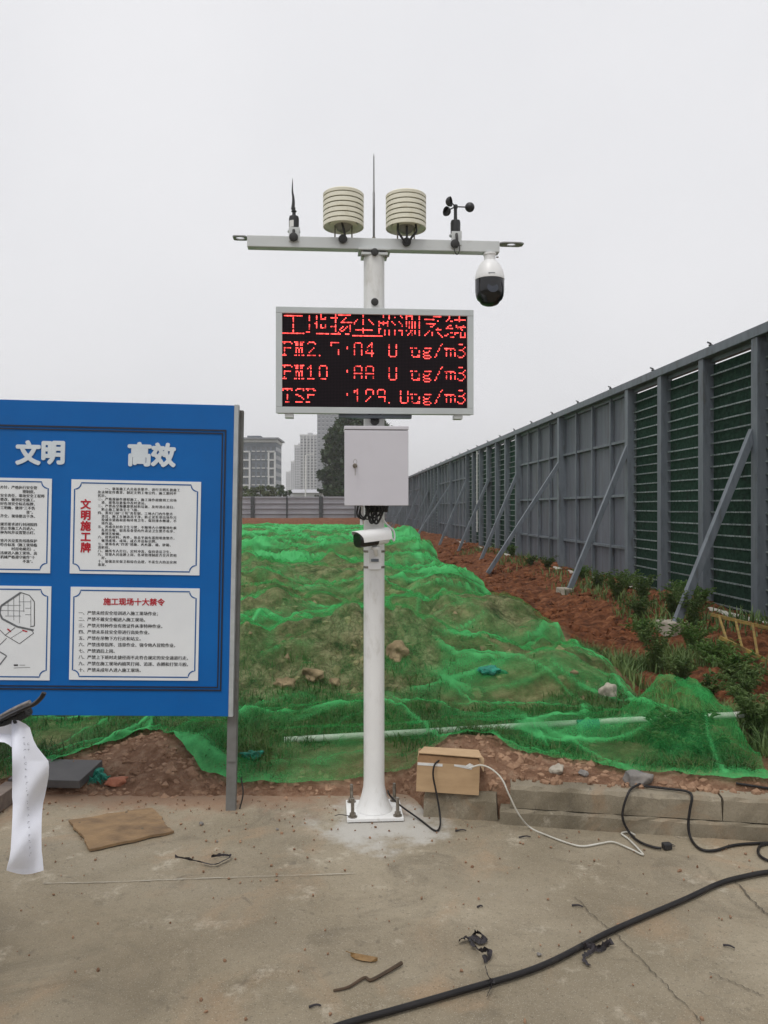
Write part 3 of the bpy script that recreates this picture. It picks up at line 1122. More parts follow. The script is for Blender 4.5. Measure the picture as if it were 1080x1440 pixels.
stone(895, 1096, .085, .06, .05, M_STONE2, 'dark grey stone holding the net down on the kerb', 5, .2, Vector((1.315, 4.07, .19)))
stone(783, 1086, .045, .035, .028, M_STONE, 'small pale stone on the soil above the kerb', 6, .4)
stone(820, 1090, .03, .025, .02, M_STONE2, 'small grey stone right of the pale one above the kerb', 7, 1)
stone(745, 1075, .035, .03, .03, M_CLODT, 'tan lump of earth above the kerb beside the carton', 8, 2)
stone(856, 985, .075, .06, .085, M_STONE, 'upright pale rock under the net on the right', 9, .3)
stone(640, 1078, .04, .03, .03, M_CLODB, 'brown stone just behind the carton', 13, .3)
stone(855, 1018, .03, .03, .02, M_STONE, 'pale chip beside the white pipe', 14, .3)
stone(560, 925, .11, .12, .10, M_CLODB, 'tall brown lump on the crest right of the post', 15, .3)
stone(440, 955, .10, .09, .06, M_CLODB, 'broad brown lump on the slope left of the post', 16, 1.3)
stone(470, 965, .05, .06, .04, M_CLODB, 'smaller brown lump left of the post', 17, .8)
stone(400, 968, .08, .06, .06, M_CLODB, 'low brown lump furthest left on the slope', 18, .1)
stone(165, 1104, .075, .04, .03, M_BRICK, 'broken red brick beside the teal net scrap', 19, .5)
stone(1000, 1006, .05, .03, .03, M_STONE, 'white stone at the right end of the pipe', 20, .2)

# ---------------------------------------------------------------- tall hoarding on the right
M_STEEL = mat('grey painted steel', rgb(108, 115, 122), rgb(90, 98, 106), scale=3, rough=.5, spec=.4, dirt=rgb(84, 82, 74), dscale=3, stretch=(3, 3, .7), rnd=.1)
M_SHEET = mat('grey sheet', rgb(104, 108, 116), rgb(90, 94, 103), scale=1.2, rough=.6, spec=.3, dirt=rgb(78, 76, 72), dscale=1.6, dlo=.5, dhi=.8, stretch=(4, 4, .5), rnd=.1, bump=.12, bscale=1.2)
M_TURF = mat('dark green turf mat', (.012, .036, .024, 1), (.032, .075, .050, 1), scale=18, rough=.95, spec=.1, bump=1.0, bscale=120, dirt=(.02, .022, .02, 1), dscale=4, rnd=.3)
M_SLAT = mat('galvanised slat', rgb(150, 160, 160), rgb(100, 112, 112), scale=14, rough=.5, metal=.3, dirt=rgb(60, 70, 66), dscale=30, dlo=.5, dhi=.6, rnd=.25)
M_WHITE = mat('white plastic', (.72, .72, .70, 1), (.62, .62, .60, 1), scale=5, rough=.45)
M_BLACK = mat('black rubber', (.012, .012, .013, 1), (.022, .021, .02, 1), scale=15, rough=.5)

HB, HT = 0.0, 3.88
Y0F = 5.55
fdir = Vector((-.0636, 1, 0)).normalized()
fnor = Vector((-fdir.y, fdir.x, 0))          # towards the yard (left)
fence = thing('hoarding_fence', 'tall grey steel hoarding with braces and dark green slatted bays on the right', 'fence', (fence_x(Y0F), Y0F, 0), math.atan2(fdir.y, fdir.x))
# local axes: +x runs away along the fence, +y points to the yard
LEN = (82 - Y0F) / fdir.y


def fs_of(Y):
    return (Y - Y0F) / fdir.y


post_me = MB().box(-.075, .075, -.05, .14, HB - .25, HT - .10).mesh('post', M_STEEL, bevel=.006)
thin_me = MB().box(-.025, .025, -.02, .05, HB + .05, HT - .1).mesh('batten', M_STEEL)


def fobj(name, me, x, y=0.0, z=0.0):
    o = link(name, me, fence)
    o.location = (x, y, z)
    return o


GREEN, PANEL = 8.7, 8.7
x = fs_of(14.25) - GREEN
k_sec = 0
slat_budget = 290
braces = []
while x < LEN - 1:
    if k_sec % 2 == 0:
        n = 6
        w = GREEN / n
        sl_me = MB().box(.065, w - .065, .012, .030, -.010, .010).mesh('slat', M_SLAT)
        tm = MB()
        nv, nu = 22, 5
        turf_me = MB().box(.062, w - .062, -.055, -.02, HB + .03, HT - .19).mesh('turf_mat', M_TURF)
        for i in range(n):
            X0 = x + i * w
            if X0 > LEN:
                break
            fobj('post', post_me, X0)
            ytrue = Y0F + X0 * fdir.y
            fobj('turf_mat', turf_me, X0)
            for j in range(22):
                if slat_budget <= 0 or ytrue < 7.6:
                    break
                slat_budget -= 1
                o = fobj('slat', sl_me, X0, 0, HB + .10 + j * .163 + random.uniform(-.012, .012))
                o.rotation_euler = (0, random.uniform(-.006, .006), 0)
        if k_sec == 0:
            pass
        braces += [(x + w * 3.06 if k_sec == 0 else x + 2.9 * w, 2.62, 1.2), (x + 6 * w, 2.75, 1.25)]
        if k_sec == 2:
            braces += [(x + w * .0, 2.68, 1.15)]
        x += GREEN
    else:
        w = PANEL / 2
        sub = w / 4
        sh_me = MB().box(.001, sub - .001, -.05, -.035, HB + .02, HT - .1).mesh('sheet_panel', M_SHEET)
        rail_me = MB().box(.062, w - .062, -.03, .035, -.025, .025).mesh('rail', M_STEEL)
        for i in range(2):
            X0 = x + i * w
            if X0 > LEN:
                break
            fobj('post', post_me, X0)
            for j in range(4):
                if j:
                    fobj('batten', thin_me, X0 + j * sub)
                o = fobj('sheet_panel', sh_me, X0 + j * sub)
                o.rotation_euler = (random.uniform(-.002, .002), 0, random.uniform(-.004, .004))
            for z in (.88, 1.86, 2.88):
                fobj('rail', rail_me, X0, 0, z)
            braces.append((X0 + w, 2.70 if i == 0 else 2.6, 1.85 if i == 0 else 1.2))
        x += PANEL
    k_sec += 1
fobj('post', post_me, LEN)
tb = MB()
tb.box(-1, LEN + .2, -.08, .16, HT - .10, HT + .03)
tb.build('top_rail', M_STEEL, fence, bevel=.008)
tb = MB()
tb.box(-1, LEN, -.058, .02, HT - .16, HT - .102)
tb.build('top_channel', M_STEEL, fence)
seen = []
for bx, bz, off in braces:
    if bx > LEN or bx < 0 or any(abs(bx - q) < .5 for q in seen):
        continue
    seen.append(bx)
    Yb = Y0F + bx * fdir.y
    MB().bar((bx, .10, bz), (bx - .12, off, .10), .09, .09, up=(1, 0, 0)).build('brace', M_STEEL, fence, bevel=.005)
# base strip, downpipes, spray nozzles along the top
MB().tube([(-1, .24, .20), (LEN, .24, .20)], .055, 10, smooth=False).build('base_pipe', mat('weathered white pipe', (.50, .49, .44, 1), (.36, .34, .28, 1), scale=2, rough=.6, dirt=(.2, .13, .08, 1), dscale=1.5), fence, smooth=True)
dpx = fs_of(29.0)
MB().tube([(dpx, .16, .75), (dpx, .16, 3.75)], .022, 8, smooth=False).build('downpipe', M_WHITE, fence, smooth=True)
gx = fs_of(14.25) - .11
MB().box(gx, gx + .02, -.01, .012, .1, 3.5).build('edge_strip', M_SLAT, fence)  # pale strip added in place of the bright gap beside the post
nz = MB()
nz.lathe([(.012, 0), (.012, .05), (.03, .055), (.03, .075), (.012, .08), (.012, .10)], 8)
nz.tube([(0, 0, .09), (0, .05, .11)], .012, 6, smooth=False)
nz_me = nz.mesh('spray_nozzle', M_BLACK)
for i in range(22):
    o = fobj('spray_nozzle', nz_me, fs_of(7.2) + i * 2.05, .02, HT + .03)
# mist line feeding the nozzles
MB().tube([(-1, .02, HT + .045), (LEN, .02, HT + .045)], .012, 6, smooth=False).build('mist_line', M_STEEL, fence)

# concrete footings of the braces
M_FOOT = mat('footing concrete', (.36, .33, .27, 1), (.26, .23, .18, 1), scale=9, rough=.95, bump=.4, bscale=40, dirt=(.16, .08, .045, 1), dscale=4)
foot_defs = [(805, 846, 14.1, 'concrete footing block under the second nearest brace of the hoarding'),
             (934, 898, 10.05, 'stained concrete footing under the nearest brace of the hoarding')]
for i, (bx, bz, off) in enumerate(sorted(braces)):
    pass
fm = Matrix.Translation((fence_x(Y0F), Y0F, 0)) @ Matrix.Rotation(math.atan2(fdir.y, fdir.x), 4, 'Z')
fl = sorted(seen)
offs = {b: o for b, z, o in braces}
cand = [(b, fm @ Vector((b - .12, offs[b], 0))) for b in fl]
lab = ['stained concrete footing under the nearest brace of the hoarding', 'concrete footing block under the second nearest brace of the hoarding']
for (b, p), l in zip([c for c in cand if c[1].y > 9][:2], lab):
    mb = MB().box(-.15, .15, -.14, .14, -.15, .12)
    o = mb.build('footing', M_FOOT, bevel=.02)
    o.location = (p.x - .02, p.y, hz(p.x, p.y) - .02)
    o.rotation_euler = (.03, .05, .4)
    tag(o, l, 'footing')

# ---------------------------------------------------------------- far hoarding across the site
M_FARP = mat('pale grey corrugated sheet', rgb(150, 150, 156), rgb(134, 134, 140), scale=.6, rough=.5, spec=.4)
M_FARD = mat('dark post', rgb(58, 60, 64), rgb(48, 50, 54), scale=2, rough=.6)
YB = 80.0
bf = thing('site_fence', 'low grey corrugated fence across the far end of the site', 'fence', (0, YB, 0))
zb, zt = .56, 2.78
pw = 3.49
pm = MB()
nst = 4
hh = (zt - zb - .1) / nst
pts = []
for i in range(nst):
    z0 = zb + .05 + i * hh
    pts += [(0.0, z0), (0.0, z0 + hh * .82), (-.10, z0 + hh * .86), (-.10, z0 + hh * .94), (0.0, z0 + hh)]
vs_ = []
for (y, z) in pts:
    vs_ += [(.08, y, z), (pw - .08, y, z)]
pm.add(vs_, [(2 * i, 2 * i + 1, 2 * i + 3, 2 * i + 2) for i in range(len(pts) - 1)])
pm_me = pm.mesh('corrugated_panel', M_FARP)
bp_me = MB().box(-.2, .2, -.14, .1, zb - .4, zt + .04).mesh('post', M_FARD)
bq_me = MB().box(-.07, .07, -.14, .1, zb - .4, zt + .02).mesh('post', M_FARD)
x00 = (355.5 - 540) / F * YB
for i in range(-9, 4):
    X0 = x00 + i * pw
    o = link('corrugated_panel', pm_me, bf)
    o.location = (X0, 0, 0)
    o = link('post', bp_me if i % 2 == 0 else bq_me, bf)
    o.location = (X0, 0, 0)
o = link('post', bp_me, bf)
o.location = (x00 + 4 * pw, 0, 0)
MB().box(x00 - 9 * pw, x00 + 4 * pw, -.06, .12, zt - .05, zt + .06).build('top_rail', M_FARP, bf)

# ---------------------------------------------------------------- far buildings
M_GLASS = mat('dim window glass', (.035, .045, .055, 1), (.06, .07, .085, 1), scale=.3, rough=.15, spec=.6)


def building(name, label, px0, px1, ytop, Y, depth, wallm, cols, rows, slabm=None, rot=0.0, skip=(), wfrac=(.66, .62), band=None, base=690, trim=True):
    a = W(px0, ytop, Y)
    b_ = W(px1, ytop, Y)
    wdt = b_.x - a.x
    hgt = a.z
    t = thing(name, label, 'building', ((a.x + b_.x) / 2, Y, -.4), rot)
    H_ = hgt + .4
    MB().box(-wdt / 2, wdt / 2, 0, depth, 0, H_).build('wall', wallm, t)
    cw, rh = wdt / cols, (H_ * .93) / rows
    ww, wh = cw * wfrac[0], rh * wfrac[1]
    fr = min(.25, ww * .08)
    win = MB().box(-ww / 2, ww / 2, -.06, .05, -wh / 2, wh / 2).mesh('window', M_GLASS)
    sill = MB().box(-ww / 2 - fr, ww / 2 + fr, -.35, -.003, -wh / 2 - rh * .12, -wh / 2 - .01).mesh('sill', slabm or wallm)
    for r_ in range(rows):
        for c_ in range(cols):
            if c_ in skip:
                continue
            o = link('window', win, t)
            o.location = (-wdt / 2 + cw * (c_ + .5), 0, H_ * .04 + rh * (r_ + .5))
            if trim:
                o2 = link('sill', sill, o)
    if rot or True:
        n2 = max(2, int(depth / cw))
        cw2 = depth / n2
        for sgn in (1,):
            win2 = MB().box(-.05, .06, -cw2 * .3, cw2 * .3, -wh / 2, wh / 2).mesh('window', M_GLASS)
            for r_ in range(rows):
                for c_ in range(n2):
                    o = link('window', win2, t)
                    o.location = (wdt / 2, cw2 * (c_ + .5), H_ * .04 + rh * (r_ + .5))
    MB().box(-wdt / 2 - .3, wdt / 2 + .3, -.4, depth + .3, H_ + .01, H_ + .9).build('parapet', slabm or wallm, t)
    MB().box(-wdt * .12, wdt * .15, depth * .3, depth * .6, H_ + .91, H_ + 2.6).build('roof_hut', wallm, t)
    return t, wdt, H_, cw, rh


M_B1 = mat('blue grey render', rgb(84, 94, 106), rgb(74, 84, 96), scale=.1, rough=.8)
M_B2 = mat('white trim', rgb(196, 196, 196), rgb(180, 180, 180), scale=.1, rough=.8)
M_B3 = mat('pale tower render', rgb(176, 176, 180), rgb(160, 160, 166), scale=.05, rough=.8)
M_B4 = mat('grey tower render', rgb(120, 122, 128), rgb(106, 108, 116), scale=.05, rough=.8)

t, wd_, H_, cw, rh = building('office_block', 'squat blue-grey block with white window bays beside the blue notice board', 318, 388, 622, 260, 14, M_B1, 10, 8, M_B2, wfrac=(.6, .5))
# white balcony bays on either wing
for x0, x1 in ((.30, .48), (.86, .985)):
    m_ = MB()
    xa, xb = -wd_ / 2 + wd_ * x0, -wd_ / 2 + wd_ * x1
    for q in (xa, xb):
        m_.box(q - .28, q + .28, -1.0, -.40, 0, H_ * .86)
    m_.build('bay_pier', M_B2, t)
    slab = MB().box(xa + .3, xb - .3, -1.05, -.42, -.18, .32).mesh('balcony', M_B2)
    for r_ in range(8):
        o = link('balcony', slab, t)
        o.location = (0, 0, H_ * .04 + rh * r_ + .3)
MB().box(-wd_ / 2 - .5, wd_ / 2 + 1.0, -1.5, 15, H_ + .95, H_ + 1.5).build('eaves', M_B4, t)

t, wd_, H_, cw, rh = building('tower_block', 'pale high-rise tower with a white grid of balconies in the middle distance', 422, 446, 613, 480, 22, M_B3, 5, 24, M_B2, wfrac=(.6, .5))
for i in (1, 2, 3, 4):
    MB().box(-wd_ / 2 + cw * i - .35, -wd_ / 2 + cw * i + .35, -1.1, -.42, 0, H_).build('bay_pier', M_B2, t)
building('tower_block', 'tall grey tower standing behind the dark tree', 446, 486, 574, 430, 18, M_B4, 7, 24, M_B3, wfrac=(.5, .45))
building('tower_block', 'hazy tower left of and behind the white-grid tower', 414, 424, 627, 640, 24, M_B3, 3, 24, M_B2, trim=False)
building('tower_block', 'second fainter tower in the row fading to the left', 409, 416, 650, 820, 24, M_B3, 3, 22, M_B2, trim=False)
building('tower_block', 'faintest low tower at the far left of the row', 402, 411, 664, 1050, 24, M_B3, 3, 20, M_B2, trim=False)
t = thing('site_shed', 'long low white shed beyond the far fence', 'shed', (W(440, 698, 130).x, 130, -.4))
MB().box(-3.4, 3.8, 0, 5, 0, 4.6).build('wall', M_B2, t)
MB().add([(-3.7, -.4, 4.61), (4.1, -.4, 4.61), (4.1, 5.4, 4.61), (-3.7, 5.4, 4.61), (-3.7, 2.5, 5.25), (4.1, 2.5, 5.25)], [(0, 1, 5, 4), (2, 3, 4, 5), (1, 2, 5), (3, 0, 4), (3, 2, 1, 0)]).build('roof', M_B3, t)
wm = MB().box(-.5, .5, -.05, .05, 1.6, 2.9).mesh('window', M_GLASS)
for i in range(5):
    o = link('window', wm, t)
    o.location = (-2.6 + 1.3 * i, 0, 0)
lp = W(429.5, 690, 125)
t = thing('lamp_post', 'thin white lamp post in front of the high-rise towers', 'lamp post', (lp.x, 125, -.4))
MB().tube([(0, 0, 0), (0, 0, 10.3)], .13, 8, smooth=False, r2=.08).build('pole', M_WHITE, t, smooth=True)
MB().tube([(0, 0, 10.2), (.1, 0, 10.5), (.9, 0, 10.7)], .06, 6).build('arm', M_WHITE, t)
MB().box(.7, 1.4, -.12, .12, 10.62, 10.74).build('lantern', M_WHITE, t, bevel=.03)

# ---------------------------------------------------------------- trees
M_LEAF = leaf_mat('tree leaves', (.012, .028, .009, 1), (.050, .080, .026, 1), .9)
M_LEAF2 = leaf_mat('shrub leaves', (.045, .075, .022, 1), (.13, .15, .055, 1), .5)
M_BARK = mat('bark', (.09, .07, .05, 1), (.15, .12, .09, 1), scale=5, rough=.9)


def leaf_cloud(name, m, parent, centers, n_per, size, seed, spread):
    r = np.random.default_rng(seed)
    P = []
    for c_, rad in centers:
        d = r.normal(size=(n_per, 3))
        d /= np.linalg.norm(d, axis=1)[:, None]
        q = r.uniform(.35, 1.08, n_per) ** .6
        P.append(np.array(c_) + d * q[:, None] * np.array(rad) * spread)
    P = np.concatenate(P)
    n = len(P)
    u = r.normal(size=(n, 3))
    u /= np.linalg.norm(u, axis=1)[:, None]
    w = np.cross(u, r.normal(size=(n, 3)))
    w /= np.linalg.norm(w, axis=1)[:, None]
    L = size * r.uniform(.5, 1.4, n)[:, None]
    V = np.stack([P - u * L, P + w * L * .45, P + u * L, P - w * L * .45], 1).reshape(-1, 3)
    Fc = (np.arange(n)[:, None] * 4 + np.arange(4)[None]).tolist()
    me = bpy.data.meshes.new(name)
    me.from_pydata(V.tolist(), [], Fc)
    me.materials.append(m)
    return link(name, me, parent)


def tree(label, X, Y, h, rx, seed, n=46, n_per=150, size=.22, m=None, z0=.0, trunk=.25, low=.25, name='tree', cat='tree'):
    r = random.Random(seed)
    t = thing(name, label, cat, (X, Y, z0))
    tb_ = MB()
    tb_.tube([(0, 0, -.3), (.1, 0, h * .3), (-.1, .1, h * .6), (0, 0, h * .85)], trunk, 8, r2=trunk * .25)
    cs = []
    for i in range(n):
        f = r.random()
        z = h * (low + (.97 - low) * f)
        rr = rx * math.sin(math.pi * min(.97, .16 + .80 * f)) ** .7
        a = r.uniform(0, 6.28)
        q = rr * r.uniform(.25, .95)
        c_ = (math.cos(a) * q, math.sin(a) * q, z)
        s_ = rx * r.uniform(.16, .34)
        cs.append((c_, (s_, s_, s_ * .8)))
        if i % 3 == 0:
            tb_.tube([(0, 0, z * .7), (c_[0] * .5, c_[1] * .5, z * .88), c_], trunk * .3, 5, k=3, r2=.03)
    tb_.build('trunk', M_BARK, t, smooth=True)
    leaf_cloud('crown', m or M_LEAF, t, cs, n_per, size, seed, 1.0)
    return t


tree('tall dark leafy tree behind the white cabinet', W(505, 700, 92).x, 92, 12.9, 5.3, 3, n=120, n_per=150, size=.34, low=.04)
lab2 = ['pale green bush beyond the fence, next to the notice board', 'second bush from the notice board beyond the fence', 'third bush beyond the fence in front of the grey block',
        'fourth bush beyond the fence below the block corner', 'taller dark bush right of the grey block', 'small bush left of the white shed']
for i, (px, yt, Y, rx) in enumerate([(338, 680, 98, 1.7), (352, 684, 97, 1.5), (366, 684, 98, 1.6), (380, 683, 97, 1.5), (393, 676, 99, 1.6), (408, 686, 97, 1.2)]):
    p = W(px, yt, Y)
    tree(lab2[i], p.x, Y, p.z, rx, 20 + i, n=22, n_per=90, size=.16, m=M_LEAF2 if i < 4 else M_LEAF, trunk=.08, low=.1, name='bush', cat='bush')
tree('small dark bush right of the white shed beyond the fence', W(452, 690, 96).x, 96, 4.2, 1.2, 33, n=18, n_per=90, size=.15, trunk=.07, low=.2, name='bush', cat='bush')
for i, (px, hgt, l) in enumerate([(320, 4.4, 'bush hidden mostly by the edge of the notice board'), ]):
    tree(l, W(px, 690, 98).x, 98, hgt, 1.6, 40 + i, n=20, n_per=80, size=.16, m=M_LEAF2, trunk=.08, low=.1, name='bush', cat='bush')


# leafy weeds that stand out one by one
def weed(label, X, Y, h, spread, n_st, seed, m=None, leaf=.055, group=None):
    r = random.Random(seed)
    z = hz(X, Y)
    t = thing('weed_plant', label, 'plant', (X, Y, z - .01), 0, group)
    sb, lb = MB(), MB()
    for i in range(n_st):
        a = r.uniform(0, 6.28)
        q = spread * r.uniform(.2, 1)
        hh_ = h * r.uniform(.55, 1.0)
        p0_, p1_, p2_ = Vector((0.02 * math.cos(a), .02 * math.sin(a), 0)), Vector((q * .4 * math.cos(a), q * .4 * math.sin(a), hh_ * .6)), Vector((q * math.cos(a), q * math.sin(a), hh_))
        pth = catmull([p0_, p1_, p2_], 5)
        sb.tube([p0_, p1_, p2_], .004, 4, k=3, r2=.0015)
        for j in range(2, len(pth)):
            for _ in range(3):
                b_ = r.uniform(0, 6.28)
                d = Vector((math.cos(b_), math.sin(b_), r.uniform(-.1, .8))).normalized()
                L = leaf * r.uniform(.6, 1.3)
                s_ = d.cross(Vector((0, 0, 1))).normalized() * L * .17
                o_ = pth[j]
                mid = o_ + d * L * .5 + Vector((0, 0, .01))
                tip = o_ + d * L + Vector((0, 0, -.02 * r.random()))
                lb.add([o_, mid - s_, tip, mid + s_], [(0, 1, 2), (0, 2, 3)])
    sb.build('stem', M_GRASS2, t)
    lb.build('leaves', m or M_GRASS2, t)
    return t


wl = [(868, 842, .42, .30, 22, 'bushy weed just right of the second brace footing', None), (905, 850, .45, .32, 24, 'bushy weed left of the nearest brace', None),
      (945, 868, .42, .30, 22, 'weed growing round the foot of the nearest brace', None), (900, 870, .35, .28, 18, 'low weed in front of the nearest brace footing', None),
      (975, 880, .45, .28, 22, 'leafy weed beside the left end of the yellow ladder', None), (920, 940, .5, .22, 16, 'thin dark weed below the nearest brace footing', None),
      (840, 826, .3, .25, 14, 'small weed left of the bushy ones by the second footing', None), (770, 800, .28, .3, 14, 'pale weed at the foot of the hoarding between two braces', M_GRASS),
      (745, 795, .25, .25, 12, 'small weed further back along the hoarding foot', M_GRASS), (990, 985, .3, .22, 14, 'broad-leaved weed at the right edge of the net', None),
      (1045, 990, .32, .25, 16, 'weed near the right border behind the net corner', None), (1050, 965, .22, .2, 14, 'weed below the yellow ladder at the right border', None),
      (960, 960, .28, .22, 14, 'weed on open soil right of the net', None), (1065, 1040, .35, .22, 16, 'dark weed at the right border beside the net corner', None)]
M_LUSH = leaf_mat('lush weed leaves', (.06, .14, .03, 1), (.17, .27, .07, 1), 3.0)
side_l = ['left', 'right']
extra = [(955, 842, 'leafy weed between the nearest brace and the green slatted bays'), (985, 850, 'leafy weed close to the hoarding behind the ladder end'), (880, 828, 'leafy weed against the hoarding behind the bushy ones'),
         (820, 815, 'leafy weed against the grey panels right of the second brace'), (720, 782, 'low weed beside the third brace foot'), (1005, 935, 'leafy weed in front of the ladder end'), (1030, 955, 'spreading weed between ladder and net'),
         (975, 915, 'spreading weed below the left ladder end'), (905, 900, 'low green weed left of the nearest footing')]
wl += [(px, py, .26 + .1 * ((i * 7) % 5) / 5, .26, 22, l, M_LUSH) for i, (px, py, l) in enumerate(extra)]
for i, (px, py, h, s_, n, l, m_) in enumerate(wl):
    p = onto(px, py)
    weed(l, p.x, p.y, h, s_, n, 60 + i, m_)
for i, (X, Y, h, l) in enumerate([(1.80, 4.72, .22, 'weed under the net at its right front corner'), (1.93, 4.85, .22, 'taller weed under the net near the right corner'), (1.68, 4.58, .14, 'low weed under the net above the kerb'),
                                  (1.85, 4.55, .16, 'weed under the net close to the right hem'), (1.72, 4.85, .20, 'weed under the net at the back of its right corner bulge')]):
    weed(l, X, Y, h, .14, 14, 90 + i, M_GRASS, .06)

# yellow ladder lying against the hoarding foot
M_YEL = mat('worn yellow paint', rgb(150, 126, 62), rgb(108, 88, 50), scale=12, rough=.6, dirt=rgb(84, 62, 40), dscale=8)
A0, A1 = W(1000, 864, 9.1), W(1200, 912, 8.3)
B0, B1 = W(1012, 896, 7.9), W(1200, 990, 7.0)
lad = thing('ladder', 'yellow-painted steel ladder lying at the foot of the hoarding at the right border', 'ladder', (A0.x, A0.y, 0))
r0 = Vector((A0.x, A0.y, 0))
MB().bar(A0 - r0, A1 - r0, .034, .034).build('side_rail', M_YEL, lad)
MB().bar(B0 - r0, B1 - r0, .034, .034).build('side_rail', M_YEL, lad)
for i in range(8):
    f = .06 + i * .125
    MB().bar(A0.lerp(A1, f) - r0, B0.lerp(B1, f) - r0, .024, .024).build('rung', M_YEL, lad)

# ---------------------------------------------------------------- the monitoring post and what it carries
YAW = math.radians(4.0)
O = Vector((-.053, 4.17, 0))
RZ = Matrix.Rotation(YAW, 4, 'Z')
SP = 4.17 / F


def LX(px):
    return (px - 526) * SP


def LZ(py):
    return EYE + (HOR - py) * SP


def dev(name, label, cat, x, y, z, group=None):
    """a device fixed to the post: an Empty at post-local x, y, z"""
    return thing(name, label, cat, O + RZ @ Vector((x, y, z)), YAW, group)


M_PAINT = mat('white powder coat', (.76, .76, .75, 1), (.70, .70, .69, 1), scale=2.5, rough=.38, spec=.45, dirt=(.44, .42, .37, 1), dscale=7, dlo=.54, dhi=.85, stretch=(2, 2, .8))
M_GREYP = mat('light grey coat', (.60, .62, .62, 1), (.54, .56, .56, 1), scale=3, rough=.42, dirt=(.38, .38, .36, 1), dscale=10, dlo=.6, dhi=.85)
M_ZINC = mat('zinc bolt', (.30, .28, .24, 1), (.17, .14, .11, 1), scale=50, rough=.5, metal=.7)
M_GLOSS = mat('black gloss', (.006, .006, .008, 1), (.010, .010, .012, 1), scale=5, rough=.12, spec=.6)
M_BPLAS = mat('black plastic', (.014, .014, .016, 1), (.024, .024, .026, 1), scale=12, rough=.45)
M_CREAM = mat('cream louvre plastic', rgb(230, 227, 210), rgb(223, 219, 200), scale=7, rough=.5, dirt=rgb(200, 193, 166), dscale=14)
M_CAM = mat('white camera shell', (.82, .82, .82, 1), (.76, .76, .76, 1), scale=4, rough=.35)

pole = dev('monitoring_post', 'white steel post with cross arm and bolted foot plate in the middle', 'post', 0, 0, 0)
MB().lathe([(.098, .021), (.086, .04), (.070, .085), (.0575, .14), (.0555, .18), (.0555, 2.955)], 40).build('shaft', M_PAINT, pole, smooth=True)
pl = MB().box(-.147, .147, -.135, .135, .003, .020).build('foot_plate', M_PAINT, pole, bevel=.003)
for sx in (-1, 1):
    for sy in (-1, 1):
        b = MB()
        b.lathe([(.009, .0), (.009, .115)], 10, Matrix.Translation((sx * .117, sy * .105, 0)))
        o = b.build('anchor_bolt', M_ZINC, pole, smooth=True)
        b = MB()
        b.lathe([(.024, .0205), (.024, .024)], 16, Matrix.Translation((sx * .117, sy * .105, 0)))
        b.lathe([(.016, .0245), (.016, .042)], 6, Matrix.Translation((sx * .117, sy * .105, 0)))
        b.build('nut', M_ZINC, o)
MB().tube([(-.13, -.1, .022), (-.18, -.12, .04), (-.21, -.11, .03)], .002, 5).build('tie_wire', M_BLACK, pole)
# cross arm: square tube with plates and eye lugs
zc = 3.022
MB().box(-.668, .672, -.03, .03, zc - .03, zc + .03).build('cross_arm', M_GREYP, pole, bevel=.004)
MB().box(-.085, .085, -.06, .06, zc - .042, zc - .0305).build('arm_flange', M_GREYP, pole, bevel=.002)
MB().box(-.07, .07, -.055, .055, zc - .066, zc - .0525).build('arm_flange', M_GREYP, pole, bevel=.002)
for sx in (-.062, .062):
    MB().lathe([(.008, zc - .075), (.008, zc - .043)], 6, Matrix.Translation((sx, -.04, 0))).build('flange_bolt', M_ZINC, pole)


def lug(x0, sgn, L):
    n = 20
    cxx = x0 + sgn * L * .55
    ro, ri = .030, .019
    vs_, fs_ = [], []
    for i in range(n):
        a = 2 * math.pi * i / n
        vs_.append((cxx + ri * 1.3 * math.cos(a), ri * math.sin(a)))
    hw, hl = .034, L * .52
    for i in range(n):
        a = 2 * math.pi * i / n
        k = 1 / max(abs(math.cos(a)) / hl, abs(math.sin(a)) / hw)
        vs_.append((cxx + k * math.cos(a), k * math.sin(a)))
    V = [(x, y, zc + .020) for x, y in vs_] + [(x, y, zc + .026) for x, y in vs_]
    N = 2 * n
    for i in range(n):
        q = (i + 1) % n
        fs_ += [(i, q, n + q, n + i), (N + i, N + n + i, N + n + q, N + q), (i, N + i, N + q, q), (n + i, n + q, N + n + q, N + n + i)]
    MB().add(V, fs_).build('eye_lug', mat('galvanised lug', (.33, .33, .33, 1), (.25, .25, .25, 1), scale=20, rough=.5, metal=.4), pole)


lug(.672, 1, .125)
lug(-.668, -1, .07)
gr_me = MB().lathe([(.0, -.012), (.014, -.011), (.022, -.004), (.024, .003), (.022, .010), (.010, .013)], 16, Matrix.Rotation(math.radians(90), 4, 'X')).mesh('cable_gland', M_BLACK, smooth=True)
for px, py in ((414, 341), (482, 342), (571, 344), (639, 345)):
    o = link('cable_gland', gr_me, pole)
    o.location = (LX(px), -.040, LZ(py) + .004)
for z_ in (LZ(360), LZ(429)):
    o = link('cable_gland', gr_me, pole)
    o.location = (0, -.062, z_)
    o.scale = (.85, .85, .85)
o = link('cable_gland', gr_me, pole)
o.location = (0, -.064, LZ(594))
for s_ in (-1, 1):
    MB().tube([(0, -.075, LZ(594)), (s_ * .012, -.085, LZ(590)), (s_ * .04, -.08, LZ(582)), (s_ * .05, -.05, LZ(575))], .004, 6).build('cable', M_BLACK, pole)
# clamp bands of the bullet camera
for py in (775, 797):
    z_ = LZ(py)
    MB().lathe([(.0560, z_ - .006), (.0585, z_ - .005), (.0585, z_ + .005), (.0560, z_ + .006)], 40, cap=False).build('clamp_band', M_ZINC, pole, smooth=True)

